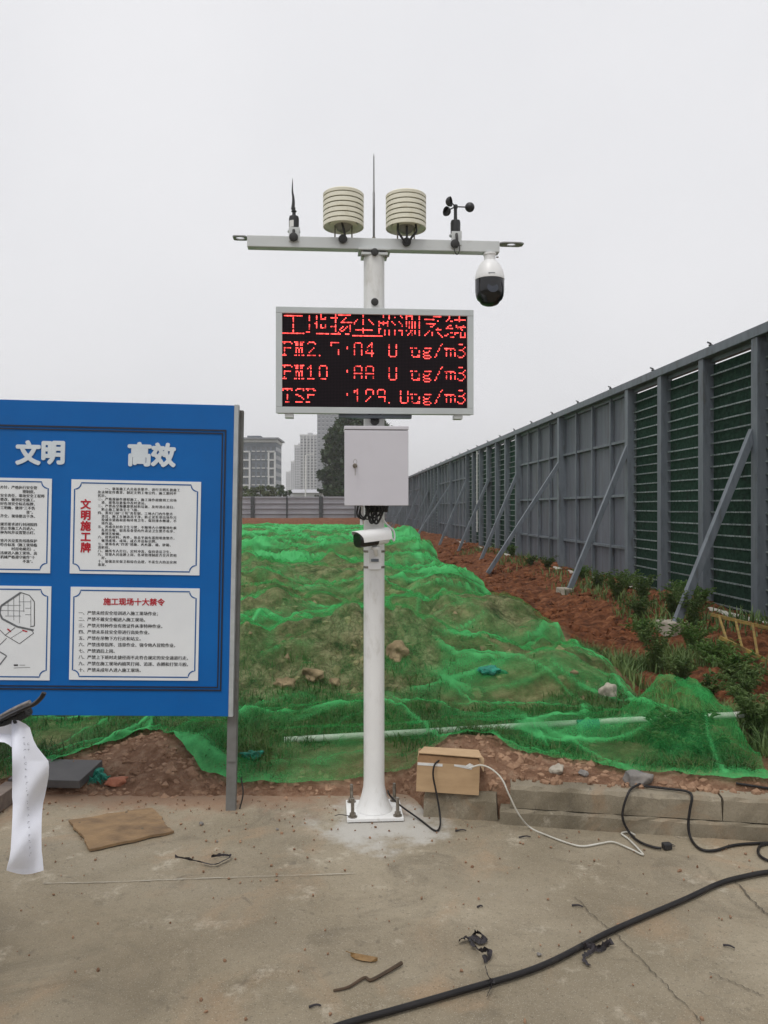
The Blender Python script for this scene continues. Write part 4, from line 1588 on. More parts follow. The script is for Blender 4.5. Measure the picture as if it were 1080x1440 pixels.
# lightning rod
rod = dev('lightning_rod', 'thin upright steel lightning rod above the cross arm', 'rod', LX(526), .02, zc + .0305)
MB().lathe([(.006, 0), (.006, .26), (.0045, .262), (.003, .45), (.0005, .47)], 8).build('spike', mat('rod steel', (.12, .12, .12, 1), (.2, .2, .2, 1), scale=10, rough=.4, metal=.6), rod, smooth=True)
MB().lathe([(.016, 0), (.016, .006), (.009, .010), (.009, .02)], 10).build('rod_base', M_ZINC, rod, smooth=True)


# louvred sensor shelters
def shelter(label, px, cables):
    t = dev('louvred_sensor', label, 'sensor', LX(px), 0, zc + .0305, 'louvred sensors on the cross arm')
    z0 = .060
    Rr, n_ = .108, 7
    ph = .0265
    prof = []
    for i in range(n_):
        zz = z0 + i * ph
        p = MB()
        top = i == n_ - 1
        if top:
            p.lathe([(.086, zz + .004), (Rr - .004, zz), (Rr, zz), (Rr + .001, zz + .014), (Rr - .006, zz + .020), (.07, zz + .026), (0.0, zz + .028)], 40, cap=False)
        else:
            p.lathe([(.078, zz + .018), (Rr - .008, zz + .010), (Rr - .003, zz), (Rr, zz + .001), (Rr, zz + .0195), (Rr - .003, zz + .022), (.078, zz + .0245)], 40, cap=False)
        p.build('louvre_plate', M_CREAM, t, smooth=True)
    MB().lathe([(.074, z0 + .012), (.074, z0 + n_ * ph - .005)], 24).build('inner_core', mat('grey core', rgb(226, 220, 196), rgb(218, 212, 188), scale=10), t, smooth=True)
    # underside funnel with feet
    MB().lathe([(.018, z0 - .022), (.034, z0 - .012), (.046, z0 + .011)], 20).build('inlet', mat('grey inlet', rgb(150, 148, 136), rgb(120, 118, 108), scale=12), t, smooth=True)
    for sx in (-.045, .045):
        MB().tube([(sx, 0, 0), (sx, 0, z0 + .014)], .004, 8, smooth=False).build('stand_rod', M_ZINC, t)
    for c_ in cables:
        MB().tube(c_, .006, 8).build('cable', M_BLACK, t, smooth=True)
    return t


shelter('left louvred cream sensor shelter on the cross arm', 483, [[(-.01, -.04, .075), (.002, -.045, .03), (.008, -.048, -.01), (0, -.045, -.03)]])
shelter('right louvred cream sensor shelter on the cross arm', 571, [[(-.047, -.05, .07), (-.048, -.055, .03), (-.03, -.055, .0), (-.005, -.05, -.03)], [(.047, -.05, .07), (.05, -.055, .03), (.03, -.055, .005), (.005, -.05, -.03)], [(.0, -.05, .06), (.0, -.052, .03), (0, -.05, -.03)]])


def sensor_body(t, label_tab):
    MB().box(-.024, .024, -.022, .03, 0, .012).build('bracket_foot', M_GREYP, t)
    MB().box(-.026, .028, -.034, -.026, -.03, .045).build('bracket', M_GREYP, t, bevel=.002)
    MB().box(.022, .030, -.025, .02, .012, .05).build('clamp', M_GREYP, t)
    MB().lathe([(.019, .02), (.026, .026), (.027, .10), (.024, .112), (.010, .118), (.009, .135)], 24).build('housing', M_BPLAS, t, smooth=True)
    MB().lathe([(.034, .030), (.034, .036)], 24).build('collar', M_GREYP, t, smooth=True)
    if label_tab:
        vs_ = []
        for i in range(7):
            a = math.radians(215 + i * 9)
            vs_ += [(.0276 * math.cos(a), .0276 * math.sin(a), .05), (.0276 * math.cos(a), .0276 * math.sin(a), .085)]
        MB().add(vs_, [(2 * i, 2 * i + 2, 2 * i + 3, 2 * i + 1) for i in range(6)]).build('label_tab', M_WHITE, t)
    MB().tube([(0, -.036, .03), (0, -.045, .0), (0, -.045, -.03)], .007, 8).build('cable', M_BLACK, t, smooth=True)


vane = dev('wind_vane', 'black wind direction sensor with a slender upright vane on the left of the cross arm', 'sensor', LX(414), 0, zc + .0305)
sensor_body(vane, True)
MB().lathe([(.010, .135), (.014, .138), (.014, .142), (.008, .146), (.008, .16)], 14).build('hub', M_BPLAS, vane, smooth=True)
fin = MB()
pr = [(-.006, .150, .014), (-.003, .185, .012), (-.004, .215, .0075), (-.008, .245, .003), (-.008, .285, .0014), (-.0075, .315, .0006)]
fin.tube([(a, 0, z_) for a, z_, r_ in pr], .010, 8, r2=.0008)
fin.build('vane', M_BPLAS, vane, smooth=True)

ane = dev('anemometer', 'black three-cup anemometer on the right of the cross arm', 'anemometer', LX(641.5), 0, zc + .0305)
sensor_body(ane, False)
MB().lathe([(.009, .135), (.009, .178), (.012, .180), (.012, .196), (.004, .200)], 14).build('spindle', M_BPLAS, ane, smooth=True)
for a, tw in ((2, 0), (121, 0), (241, 0)):
    a = math.radians(a)
    d = Vector((math.cos(a), math.sin(a), 0))
    arm = MB().tube([d * .010 + Vector((0, 0, .188)), d * .058 + Vector((0, 0, .188))], .0035, 6, smooth=False).build('cup_arm', M_BPLAS, ane)
    t_ = Vector((-math.sin(a), math.cos(a), 0))
    R_ = t_.to_track_quat('Z', 'Y').to_matrix().to_4x4()
    MB().lathe([(.0, -.026), (.012, -.0235), (.021, -.016), (.0255, -.005), (.026, .003), (.0235, .003), (.019, -.013), (.0, -.022)], 20, Matrix.Translation(d * .078 + Vector((0, 0, .188))) @ R_, cap=False).build('cup', M_BPLAS, arm, smooth=True)
MB().tube([(-.012, -.045, -.02), (-.014, -.05, -.06), (0, -.05, -.085), (.014, -.05, -.06), (.012, -.045, -.02)], .0028, 6).build('cable_loop', M_BLACK, ane, smooth=True)

# dome camera under the right end of the arm
dome = dev('dome_camera', 'white and black dome camera hanging under the right end of the cross arm', 'camera', LX(690), -.01, zc - .031)
MB().lathe([(.030, -.045), (.031, -.012), (.035, -.010), (.035, -.001)], 24).build('neck', M_CAM, dome, smooth=True)
MB().lathe([(.079, -.145), (.0795, -.140), (.078, -.125), (.072, -.098), (.060, -.070), (.046, -.050), (.036, -.042), (.028, -.040)], 40).build('housing', M_CAM, dome, smooth=True)
MB().lathe([(.0, -.285), (.02, -.283), (.040, -.276), (.050, -.268), (.052, -.262), (.066, -.250), (.074, -.232), (.078, -.205), (.0785, -.147), (.0, -.1455)], 40).build('dome', M_GLOSS, dome, smooth=True)
MB().lathe([(.0, -.004), (.026, -.002), (.030, .006)], 24, Matrix.Translation((0, -.074, -.205)) @ Matrix.Rotation(math.radians(75), 4, 'X')).build('lens', mat('dark lens', (.02, .025, .035, 1), (.03, .035, .05, 1), rough=.08), dome, smooth=True)
MB().box(-.022, .012, -.0795, -.0735, -.129, -.126).build('badge', M_STEEL, dome)
MB().lathe([(.004, 0), (.004, .012)], 8, Matrix.Translation((.036, 0, -.02)) @ Matrix.Rotation(math.radians(90), 4, 'Y')).build('screw', M_ZINC, dome)

# ---------------------------------------------------------------- red LED display
SPL = 4.05 / F
lz0, lz1 = EYE + (HOR - 582.5) * SPL, EYE + (HOR - 434.5) * SPL
led = dev('led_display', 'wide LED text display with glowing red characters fixed to the post', 'display', 0, -.06, lz0)
hw, hh_ = .511, lz1 - lz0
bz = .0325
ol = MB().box(-hw + .004, hw - .004, -.062, -.002, .004, hh_ - .004).build('casing', M_GREYP, led, bevel=.003)
fr = MB()
fr.box(-hw, hw, -.078, -.0625, 0, bz)
fr.box(-hw, hw, -.078, -.0625, hh_ - bz, hh_)
fr.box(-hw, -hw + bz, -.0775, -.063, bz + .0005, hh_ - bz - .0005)
fr.box(hw - bz, hw, -.0775, -.063, bz + .0005, hh_ - bz - .0005)
fr.build('frame', mat('silver aluminium', (.52, .55, .55, 1), (.47, .50, .50, 1), scale=4, rough=.4, metal=.25), led, bevel=.002)
for px in (406, 644):
    x_ = (px - 526.5) * SPL
    MB().box(x_ - .022, x_ + .022, -.07, -.01, -.022, -.0005).build('mounting_foot', M_GREYP, led, bevel=.002)
MB().box(-.19, .19, -.055, -.003, -.018, -.0008).build('mounting_bar', M_STEEL, led, bevel=.002)
sw, sh = (hw - bz) * 2, hh_ - 2 * bz
px_ = sw / 128
pz_ = sh / 64


def led_panel_material():
    m = bpy.data.materials.new('led matrix')
    m.use_nodes = True
    t = m.node_tree
    b = t.nodes['Principled BSDF']
    tc = t.nodes.new('ShaderNodeTexCoord')
    mp = t.nodes.new('ShaderNodeMapping')
    mp.inputs['Location'].default_value = ((hw - bz) / px_, 0, -bz / pz_)
    mp.inputs['Scale'].default_value = (1 / px_, 0, 1 / pz_)
    t.links.new(tc.outputs['Object'], mp.inputs[0])
    fr_ = t.nodes.new('ShaderNodeVectorMath')
    fr_.operation = 'FRACTION'
    t.links.new(mp.outputs[0], fr_.inputs[0])
    ds = t.nodes.new('ShaderNodeVectorMath')
    ds.operation = 'DISTANCE'
    ds.inputs[1].default_value = (.5, 0, .5)
    t.links.new(fr_.outputs[0], ds.inputs[0])
    r = t.nodes.new('ShaderNodeValToRGB')
    r.color_ramp.elements[0].position = .30
    r.color_ramp.elements[0].color = (.018, .010, .014, 1)
    r.color_ramp.elements[1].position = .36
    r.color_ramp.elements[1].color = (.003, .002, .004, 1)
    t.links.new(ds.outputs['Value'], r.inputs[0])
    t.links.new(r.outputs[0], b.inputs['Base Color'])
    b.inputs['Roughness'].default_value = .7
    b.inputs['Specular IOR Level'].default_value = .15
    return m


MB().box(-hw + bz - .001, hw - bz + .001, -.066, -.0628, bz - .001, hh_ - bz + .001).build('screen', led_panel_material(), led)

LIT = set()


def run(r, a, b=None):
    for c_ in range(a, (a if b is None else b) + 1):
        LIT.add((c_, r))


def col(c_, a, b):
    for r in range(a, b + 1):
        LIT.add((c_, r))


def dots(*p):
    for c_, r in p:
        LIT.add((c_, r))


# first line: the eight large characters, with the rows that are dark in the photograph left dark
run(1, 1, 13); col(7, 2, 5); col(7, 7, 9); col(7, 11, 12); run(13, 0, 14)
col(18, 1, 4); col(18, 7, 10); run(12, 16, 18); dots((17, 12)); col(23, 1, 3); col(23, 5, 9); col(26, 0, 3); col(26, 7, 9); run(3, 26, 29); dots((29, 2), (28, 3), (29, 7), (29, 8)); run(9, 26, 29); run(13, 23, 31); dots((22, 6))
run(2, 33, 37); col(36, 0, 1); col(36, 3, 5); col(36, 7, 11); run(8, 33, 35); run(13, 33, 37); run(0, 38, 46); dots((43, 2), (42, 3), (41, 4)); run(5, 40, 47); col(46, 7, 11); dots((41, 8), (40, 9), (39, 10), (44, 8), (43, 9), (42, 10), (41, 11), (40, 11)); dots((38, 13), (39, 13), (43, 13), (44, 13), (45, 13), (38, 12))
col(55, 0, 1); col(55, 3, 6); dots((51, 3), (50, 4), (49, 5), (49, 6), (59, 3), (60, 4), (61, 5), (62, 6)); run(10, 50, 61); col(55, 9, 12); run(14, 48, 63)
dots((69, 0), (73, 0), (73, 1), (73, 2), (77, 1), (69, 1)); col(66, 4, 7); col(69, 4, 6); col(72, 4, 7); run(5, 66, 72); dots((75, 4), (76, 5), (77, 6)); col(66, 9, 12); col(70, 10, 13); col(73, 10, 13); col(77, 10, 13); run(14, 64, 68); run(9, 66, 67)
dots((81, 0), (82, 1)); run(0, 85, 89); dots((85, 1), (89, 1), (85, 2), (89, 2)); col(94, 0, 2); col(94, 4, 8); col(94, 10, 13); col(85, 4, 7); col(87, 4, 8); col(89, 4, 8); col(91, 4, 8); col(91, 10, 12); dots((80, 4), (81, 5), (82, 6), (82, 7)); run(10, 80, 82); col(82, 11, 13); dots((85, 10), (88, 10), (89, 10), (88, 11), (87, 12), (86, 13), (89, 12), (89, 13))
run(0, 104, 109); run(2, 98, 104); dots((107, 3)); run(5, 99, 105); dots((104, 6), (103, 7), (102, 7)); run(9, 106, 109); dots((107, 8), (101, 10)); dots((100, 11), (99, 12), (98, 13), (107, 11), (108, 12), (109, 13), (110, 14)); col(103, 11, 13)
col(115, 0, 1); dots((114, 2), (113, 3), (117, 3), (116, 3)); run(2, 119, 126); dots((122, 0), (122, 1), (122, 3)); dots((116, 6), (115, 6), (114, 7)); run(8, 113, 117); dots((120, 6), (125, 6)); run(7, 120, 126); dots((121, 8), (124, 9), (123, 8)); dots((112, 13), (113, 13), (114, 12), (116, 11), (117, 11), (119, 12)); col(123, 11, 13); col(126, 11, 13); run(14, 123, 126); run(14, 116, 118); run(11, 119, 121)

FONT = {
    'P': 'FC 42 00 00 7C 40 40 00 40 E0', 'M': 'EE 6C 6C 00 6C 54 54 54 00 D6', '2': '3C 42 00 00 04 08 10 20 00 7E', '.': '00 00 00 00 00 00 00 00 00 40',
    '5': '7E 40 40 00 00 02 02 02 02 00', ':': '00 00 00 08 08 00 00 00 00 00', '0': '3C 42 42 42 00 42 42 42 42 00', '4': '04 0C 14 24 00 24 44 7E 04 04',
    'U': '00 42 42 42 00 42 42 42 42 3C', 'u': '00 00 00 D8 00 42 42 00 46 3E', 'g': '00 00 00 3E 00 44 38 40 3C 42 3C', '/': '02 04 00 08 08 10 00 20 20 40',
    'm': '00 00 00 FE 49 00 49 49 49 00', '3': '38 00 02 04 38 04 02 02 44 38', '1': '10 30 50 00 10 10 10 10 00 7C', 'O': '3C 42 42 00 42 42 42 42 00 3C',
    '8': '3C 42 42 42 00 7E 00 42 42 00', 'T': 'FE 92 00 00 10 10 10 10 00 38', 'S': '3E 42 00 00 60 18 04 02 00 7C', 'p': 'FC 46 00 00 7C 40 40 00 00 E0',
    '7': '3C 42 42 42 00 08 10 20 40 00', 'i': '10 70 50 10 00 10 10 10 10 00', 'q': '3C 42 42 42 00 3E 02 02 02 00', ' ': ''}
for ln, s_ in enumerate(('PM2.5:04 U ug/m3', 'PM1O :88 U ug/m3', 'TSp  :i7q.Uug/m3')):
    for i, ch in enumerate(s_):
        for r, hx in enumerate(FONT[ch].split()):
            v = int(hx, 16)
            for b in range(8):
                if v & (128 >> b):
                    LIT.add((i * 8 + b, 19 + ln * 16 + r))
lm = MB()
for c_, r in sorted(LIT):
    if not (0 <= c_ < 128 and 0 <= r < 64):
        continue
    x_ = -hw + bz + (c_ + .5) * px_
    z_ = hh_ - bz - (r + .5) * pz_
    q = px_ * .46
    vs_ = [(x_ + q * math.cos(math.pi / 3 * k), -.0668, z_ + q * math.sin(math.pi / 3 * k)) for k in range(6)]
    vs_ += [(x_ + q * .5 * math.cos(math.pi / 3 * k), -.0690, z_ + q * .5 * math.sin(math.pi / 3 * k)) for k in range(6)]
    lm.add(vs_, [tuple(range(6, 12))] + [(k, (k + 1) % 6, 6 + (k + 1) % 6, 6 + k) for k in range(6)])
M_LED = bpy.data.materials.new('lit red diode')
M_LED.use_nodes = True
_b = M_LED.node_tree.nodes['Principled BSDF']
_b.inputs['Base Color'].default_value = (.25, .01, .01, 1)
_b.inputs['Emission Color'].default_value = (1.0, .085, .075, 1)
_t = M_LED.node_tree
_n = _t.nodes.new('ShaderNodeTexNoise')
_n.inputs['Scale'].default_value = 55
_c = _t.nodes.new('ShaderNodeTexCoord')
_t.links.new(_c.outputs['Object'], _n.inputs['Vector'])
_m = _t.nodes.new('ShaderNodeMapRange')
for i, v in ((1, .3), (2, .7), (3, .5), (4, 4.6)):
    _m.inputs[i].default_value = v
_t.links.new(_n.outputs['Fac'], _m.inputs[0])
_t.links.new(_m.outputs[0], _b.inputs['Emission Strength'])
o = lm.build('lit_diodes', M_LED, led)
o['kind'] = 'stuff'
o['label'] = 'glowing red dots spelling the dust readings'

# ---------------------------------------------------------------- control cabinet
SC = 3.95 / F
cz0, cz1 = EYE + (HOR - 711) * SC, EYE + (HOR - 599) * SC
cab = dev('control_cabinet', 'white steel control cabinet with a key in its lock on the post', 'cabinet', .0, -.058, cz0)
M_CABM = mat('lilac white enamel', (.60, .585, .63, 1), (.57, .555, .60, 1), scale=3, rough=.4, dirt=(.50, .48, .50, 1), dscale=7, dlo=.6, dhi=.9)
cw_, ch_ = .162, cz1 - cz0
MB().box(-cw_ + .004, cw_ - .004, -.150, -.001, .004, ch_ - .026).build('body', M_CABM, cab, bevel=.002)
MB().box(-cw_ - .001, cw_ + .001, -.164, .0, ch_ - .018, ch_).build('rain_cap', M_CABM, cab, bevel=.003)
MB().box(-cw_, cw_, -.163, -.1512, 0, ch_ - .022).build('door', M_CABM, cab, bevel=.003)
lk = MB().lathe([(.012, 0), (.012, .004), (.008, .006), (.008, .014)], 16, Matrix.Translation((-.109, -.163, ch_ * .50)) @ Matrix.Rotation(math.radians(90), 4, 'X')).build('lock', M_ZINC, cab, smooth=True)
MB().box(-.1100, -.1080, -.200, -.1775, ch_ * .5 - .006, ch_ * .5 + .006).build('key', M_ZINC, lk)
MB().tube([(-.109, -.196, ch_ * .5), (-.118, -.198, ch_ * .5 + .018), (-.109, -.2, ch_ * .5 + .030), (-.100, -.198, ch_ * .5 + .018), (-.109, -.196, ch_ * .5)], .0009, 5).build('key_ring', M_ZINC, lk)
MB().box(-.1105, -.1075, -.197, -.195, ch_ * .5 - .05, ch_ * .5 - .008).build('spare_key', M_ZINC, lk)

# cable tangle below the cabinet
tg = dev('cable_tangle', 'tangle of black cables and glands under the white cabinet', 'cables', .0, -.12, cz0)
rr_ = random.Random(5)
for i in range(8):
    x0, x1 = rr_.uniform(-.09, .02), rr_.uniform(-.05, .06)
    dpt = rr_.uniform(.06, .10)
    MB().tube([(x0, rr_.uniform(-.02, .02), .0), (x0 + rr_.uniform(-.01, .01), rr_.uniform(-.03, 0), -dpt * .7), ((x0 + x1) / 2, rr_.uniform(-.03, .0), -dpt), (x1, rr_.uniform(-.02, .02), -dpt * .55), (x1 + rr_.uniform(-.02, .02), rr_.uniform(-.02, .02), -.002)], rr_.uniform(.0035, .006), 7).build('cable', M_BLACK, tg, smooth=True)
for x_ in (-.04, -.015, .01, .035, .055):
    MB().lathe([(.009, -.034), (.012, -.026), (.012, -.012), (.015, -.010), (.015, -.001)], 10, Matrix.Translation((x_, .02, 0))).build('gland', M_BPLAS, tg, smooth=True)
MB().tube([(-.072, .0, -.001), (-.072, .0, -.10)], .008, 10, smooth=False).build('conduit', M_CAM, tg, smooth=True)

# ---------------------------------------------------------------- bullet camera
bc = dev('bullet_camera', 'white bullet camera with black front on a bracket below the cabinet', 'camera', .0, -.058, LZ(786))
MB().box(-.034, .034, -.010, .0, -.052, .052).build('back_plate', M_CAM, bc, bevel=.003)
MB().box(-.020, .020, -.022, -.0105, -.010, .005).build('slot_cover', M_STEEL, bc, bevel=.002)
MB().tube([(.006, -.008, .03), (.004, -.05, .035), (.0, -.075, .055), (.0, -.08, .075)], .013, 12).build('arm', M_CAM, bc, smooth=True)
MB().lathe([(.022, .056), (.024, .060), (.024, .070), (.018, .074)], 16, Matrix.Translation((.0, -.08, 0))).build('swivel', M_CAM, bc, smooth=True)
ax = Vector((-.86, -.48, -.09)).normalized()
cent = Vector((.0, -.085, .118))
up_ = Vector((0, 0, 1))
rt = ax.cross(up_).normalized()
up_ = rt.cross(ax).normalized()
BM = Matrix((rt, up_, ax)).transposed().to_4x4()
BM.translation = cent


def squircle_sweep(secs, n=28, e=2.6):
    """rounded square sections: (half width, half height, y shift, along)"""
    vs_, fs_ = [], []
    for hwid, hhei, yo, z in secs:
        for j in range(n):
            a = 2 * math.pi * j / n
            c_, s_ = math.cos(a), math.sin(a)
            vs_.append(BM @ Vector((hwid * math.copysign(abs(c_) ** (2 / e), c_), yo + hhei * math.copysign(abs(s_) ** (2 / e), s_), z)))
    for i in range(len(secs) - 1):
        for j in range(n):
            q = (j + 1) % n
            fs_.append((i * n + j, i * n + q, (i + 1) * n + q, (i + 1) * n + j))
    fs_.append(tuple(range(n - 1, -1, -1)))
    fs_.append(tuple((len(secs) - 1) * n + j for j in range(n)))
    return MB().add(vs_, fs_)


squircle_sweep([(.034, .030, 0, -.066), (.040, .037, 0, -.058), (.041, .038, 0, .004)]).build('body', M_CAM, bc, smooth=True)
squircle_sweep([(.0412, .0382, -.001, .0045), (.0412, .0382, -.001, .105), (.038, .035, -.001, .112)]).build('front', M_GLOSS, bc, smooth=True)
# sun hood: open arched shell over the top
hv, hf = [], []
zs = [-.072, .0, .09, .128]
nn = 13
for zi, z in enumerate(zs):
    for th in (.0, .003):
        for j in range(nn):
            a = math.radians(-12 + 204 * j / (nn - 1))
            c_, s_ = math.cos(a), math.sin(a)
            ext = z - (.03 * (1 - max(0, s_)) if zi == len(zs) - 1 else 0)
            e = 2.8
            hv.append(BM @ Vector(((.0445 + th) * math.copysign(abs(c_) ** (2 / e), c_), .002 + (.0425 + th) * math.copysign(abs(s_) ** (2 / e), s_), ext)))
L2 = nn * 2
for i in range(len(zs) - 1):
    for j in range(nn - 1):
        a = i * L2 + j
        hf.append((a, a + L2, a + L2 + 1, a + 1))
        b = a + nn
        hf.append((b, b + 1, b + L2 + 1, b + L2))
    for j in (0, nn - 1):
        a = i * L2 + j
        hf.append((a, a + nn, a + nn + L2, a + L2) if j == 0 else (a, a + L2, a + nn + L2, a + nn))
for i in (0, len(zs) - 1):
    for j in range(nn - 1):
        a = i * L2 + j
        hf.append((a, a + 1, a + nn + 1, a + nn) if i == 0 else (a, a + nn, a + nn + 1, a + 1))
MB().add(hv, hf).build('hood', M_CAM, bc, smooth=True)
MB().tube([BM @ Vector((0, 0, -.065)), BM @ Vector((.0, .0, -.09)), Vector((.10, -.02, .10)), Vector((.10, .0, .15)), Vector((.06, .02, .19)), Vector((.03, .0, .24))], .005, 8).build('tail_cable', M_CAM, bc, smooth=True)

# ---------------------------------------------------------------- blue notice board on the left
BO = Vector(((327 - 540) / F * 4.16, 4.16, 0.0))
board = thing('notice_board', 'blue site notice board with white posters on grey posts at the left', 'notice board', BO)
board.rotation_euler = (0, math.radians(1.1), math.radians(2.8))
BR = (Matrix.Rotation(math.radians(2.8), 3, 'Z') @ Matrix.Rotation(math.radians(1.1), 3, 'Y'))
BRi = BR.inverted()


def BL(px, py):
    """board-local x, z under a pixel"""
    d = BRi @ Vector(((px - 540) / F, 1, -(py - HOR) / F))
    o = BRi @ (Vector((0, 0, EYE)) - BO)
    k = -o.y / d.y
    p = o + d * k
    return p.x, p.z


M_BLUE = mat('blue board paint', rgb(8, 98, 172), rgb(6, 90, 162), scale=1.5, rough=.45, spec=.25, dirt=rgb(26, 96, 156), dscale=3, dlo=.55, dhi=.9)
M_NAVY = mat('dark frame paint', (.006, .012, .03, 1), (.010, .018, .04, 1), scale=8, rough=.5)
M_POST = mat('weathered grey post', rgb(120, 120, 118), rgb(98, 96, 92), scale=6, rough=.6, dirt=rgb(92, 74, 60), dscale=5)
M_SHEETW = mat('poster stock', rgb(228, 231, 233), rgb(220, 223, 226), scale=3, rough=.5)
M_BORD = mat('poster blue line', rgb(16, 88, 152), rgb(20, 80, 140), scale=20, rough=.5)
M_INK = mat('black ink', (.02, .02, .022, 1), (.03, .03, .032, 1), scale=30, rough=.6)
M_RED = mat('red ink', rgb(186, 24, 44), rgb(170, 20, 38), scale=30, rough=.5)
M_LET = mat('white letters', rgb(210, 218, 224), rgb(200, 208, 214), scale=10, rough=.5)
M_EDGE = mat('aluminium edge', rgb(186, 190, 192), rgb(168, 172, 174), scale=10, rough=.4, metal=.2)

x1, zt_ = BL(329.5, 570)
_, zb_ = BL(322, 1007.5)
xL = -2.55
# panel front face is the local plane y = 0
MB().box(xL, x1, .0, .03, zb_, zt_).build('panel', M_BLUE, board, bevel=.002)
MB().box(x1 + .0005, x1 + .024, -.004, .038, zb_ - .002, zt_ + .004).build('edge_strip', M_EDGE, board, bevel=.002)
MB().box(-.043, .010, .040, .085, -.02, zt_ - .02).build('post', M_POST, board, bevel=.003)
MB().box(xL + .02, xL + .076, .040, .085, -.02, zt_ - .02).build('post', M_POST, board, bevel=.003)
MB().box(-.04, .006, .0315, .0395, zb_ - .25, zb_ + .1).build('post_strap', M_POST, board)
MB().tube([(.03, .06, .0), (.045, .07, .08), (.03, .09, .16)], .004, 6).build('tie_wire', M_BLACK, board)
xr_, zT = BL(318.5, 604.5)
_, zB = BL(316, 972)
for off, w_ in ((.0, .0085), (.017, .0065)):
    a, b, c_, d = xL + .08 + off, xr_ - off, zB + off, zT - off
    m_ = MB()
    m_.box(a, b, -.004, -.0005, d - w_, d)
    m_.box(a, b, -.004, -.0005, c_, c_ + w_)
    m_.box(b - w_, b, -.0035, -.0005, c_ + w_ + .0005, d - w_ - .0005)
    m_.build('frame_line', M_NAVY, board)
for ch, px, py in (('文', 40, 637), ('明', 75, 636), ('高', 196.5, 639), ('效', 230, 640)):
    u, v = BL(px, py)
    sz = .128
    text_mesh('character', ch, sz, M_LET, board, u - sz * .5, v - sz * .375, -.003, offset=.0062, res=3, depth=.002)


def poster(label, tl, br, name='poster'):
    a, d = BL(*tl)
    b, c_ = BL(*br)
    o = MB().box(a, b, -.005, -.0005, c_, d).build(name, M_SHEETW, board)
    o['label'] = label
    i = .0175
    r_ = .034
    w_ = .0065
    A, B, C_, D = a + i, b - i, c_ + i, d - i
    path = []
    for (cx_, cz_, a0) in ((A, D, 0), (A, C_, 90), (B, C_, 180), (B, D, 270)):
        seg = []
        for k in range(7):
            t_ = math.radians(a0 - 15 * k)
            seg.append((cx_ + r_ * math.cos(t_), cz_ + r_ * math.sin(t_)))
        path += seg
    n = len(path)
    vs_, fs_ = [], []
    cx_, cz_ = (A + B) / 2, (C_ + D) / 2
    for i_ in range(n):
        p, q = path[i_ - 1], path[(i_ + 1) % n]
        tx_, tz_ = q[0] - p[0], q[1] - p[1]
        l_ = math.hypot(tx_, tz_)
        nx_, nz_ = -tz_ / l_, tx_ / l_
        x_, z_ = path[i_]
        vs_ += [(x_ - nx_ * w_ / 2, -.0062, z_ - nz_ * w_ / 2), (x_ + nx_ * w_ / 2, -.0062, z_ + nz_ * w_ / 2)]
    for i_ in range(n):
        j = (i_ + 1) % n
        fs_.append((2 * i_, 2 * j, 2 * j + 1, 2 * i_ + 1))
    MB().add(vs_, fs_).build('border', M_BORD, o)
    return o, a, b, c_, d


def lines(o, txts, px, py0, pitch, cpx, m=M_INK, off=.0005, sp=1.0):
    mean = 4.16 / F
    for i, s_ in enumerate(txts):
        if not s_:
            continue
        u, v = BL(px, py0 + i * pitch)
        text_mesh('lettering', s_, cpx * mean, m, o, u, v - cpx * mean * .36, -.0064, offset=off, res=1, sp=sp)


o, a, b, c_, d = poster('white poster with a red heading down its left side', (101, 674), (280.5, 809))
for i, ch in enumerate('文明施工牌'):
    u, v = BL(121, 709 + i * 15.2)
    text_mesh('heading', ch, .054, M_RED, o, u - .027, v - .0205, -.0064, offset=.0022, res=2)
T1 = ['　　一、现场施工人员着装整齐，进行文明礼貌施工', '及法制宣传教育，制定文明工地公约，施工期间不', '扰民。', '二、严格按操作规程施工，施工操作面做到工完场', '　清，建筑垃圾集中及时清运。', '三、严禁高空抛撒建筑材料垃圾，及时洒水清扫，',
      '　防止施工现场尘土飞扬。', '四、落实门前“三包”责任制，工地大门内外整齐', '　清洁，施工车辆清洗干净，防止泥浆带出场外污', '　染城市道路和影响环境卫生，保持排水畅通，不', '　得外溢。', '五、养成良好的卫生习惯，不随地大小便随地吐痰',
      '　乱扔杂物，宿舍及食堂内外清洁卫生整齐有序，', '　做到无蚊蝇。', '六、建筑材料、构件，按总平面布置图堆放整齐，', '　做到成堆、成垛、成方并设标识牌。', '七、现场有火“四害”措施，灭火器、桶、砂箱、', '消防栓。', '八、厕所专人打扫，定时冲洗，保持清洁卫生。',
      '九、管理人员挂牌上岗，各项管理制度齐全并贯彻', '　好。', '十、加强治安保卫和综合治理，不发生大的治安刑', '事案。']
lines(o, T1, 138, 687, 4.86, 4.5, sp=1.2)
o, a, b, c_, d = poster('white poster with ten numbered lines under a red heading', (100, 825), (278.5, 957))
u, v = BL(189, 846)
text_mesh('heading', '施工现场十大禁令', .0400, M_RED, o, u - .16, v - .0155, -.0064, offset=.0012, res=2)
T2 = ['一、严禁未经安全培训进入施工现场作业；', '二、严禁不戴安全帽进入施工现场。', '三、严禁无特种作业有效证件从事特种作业。', '四、严禁未系挂安全带进行高处作业。', '五、严禁在吊物下方行走和站立。', '六、严禁违章指挥、违章作业、强令他人冒险作业。', '七、严禁酒后上岗。',
      '八、严禁上下班时走捷径而不走符合规定的安全通道行走。', '九、严禁在施工现场内嬉笑打闹、追逐、赤膊和打架斗殴。', '十、严禁未成年人进入施工现场。']
lines(o, T2, 111, 861.5, 8.9, 5.95)
o, a, b, c_, d = poster('white poster of black text cut off by the left border', (-108, 669.5), (70.8, 806))
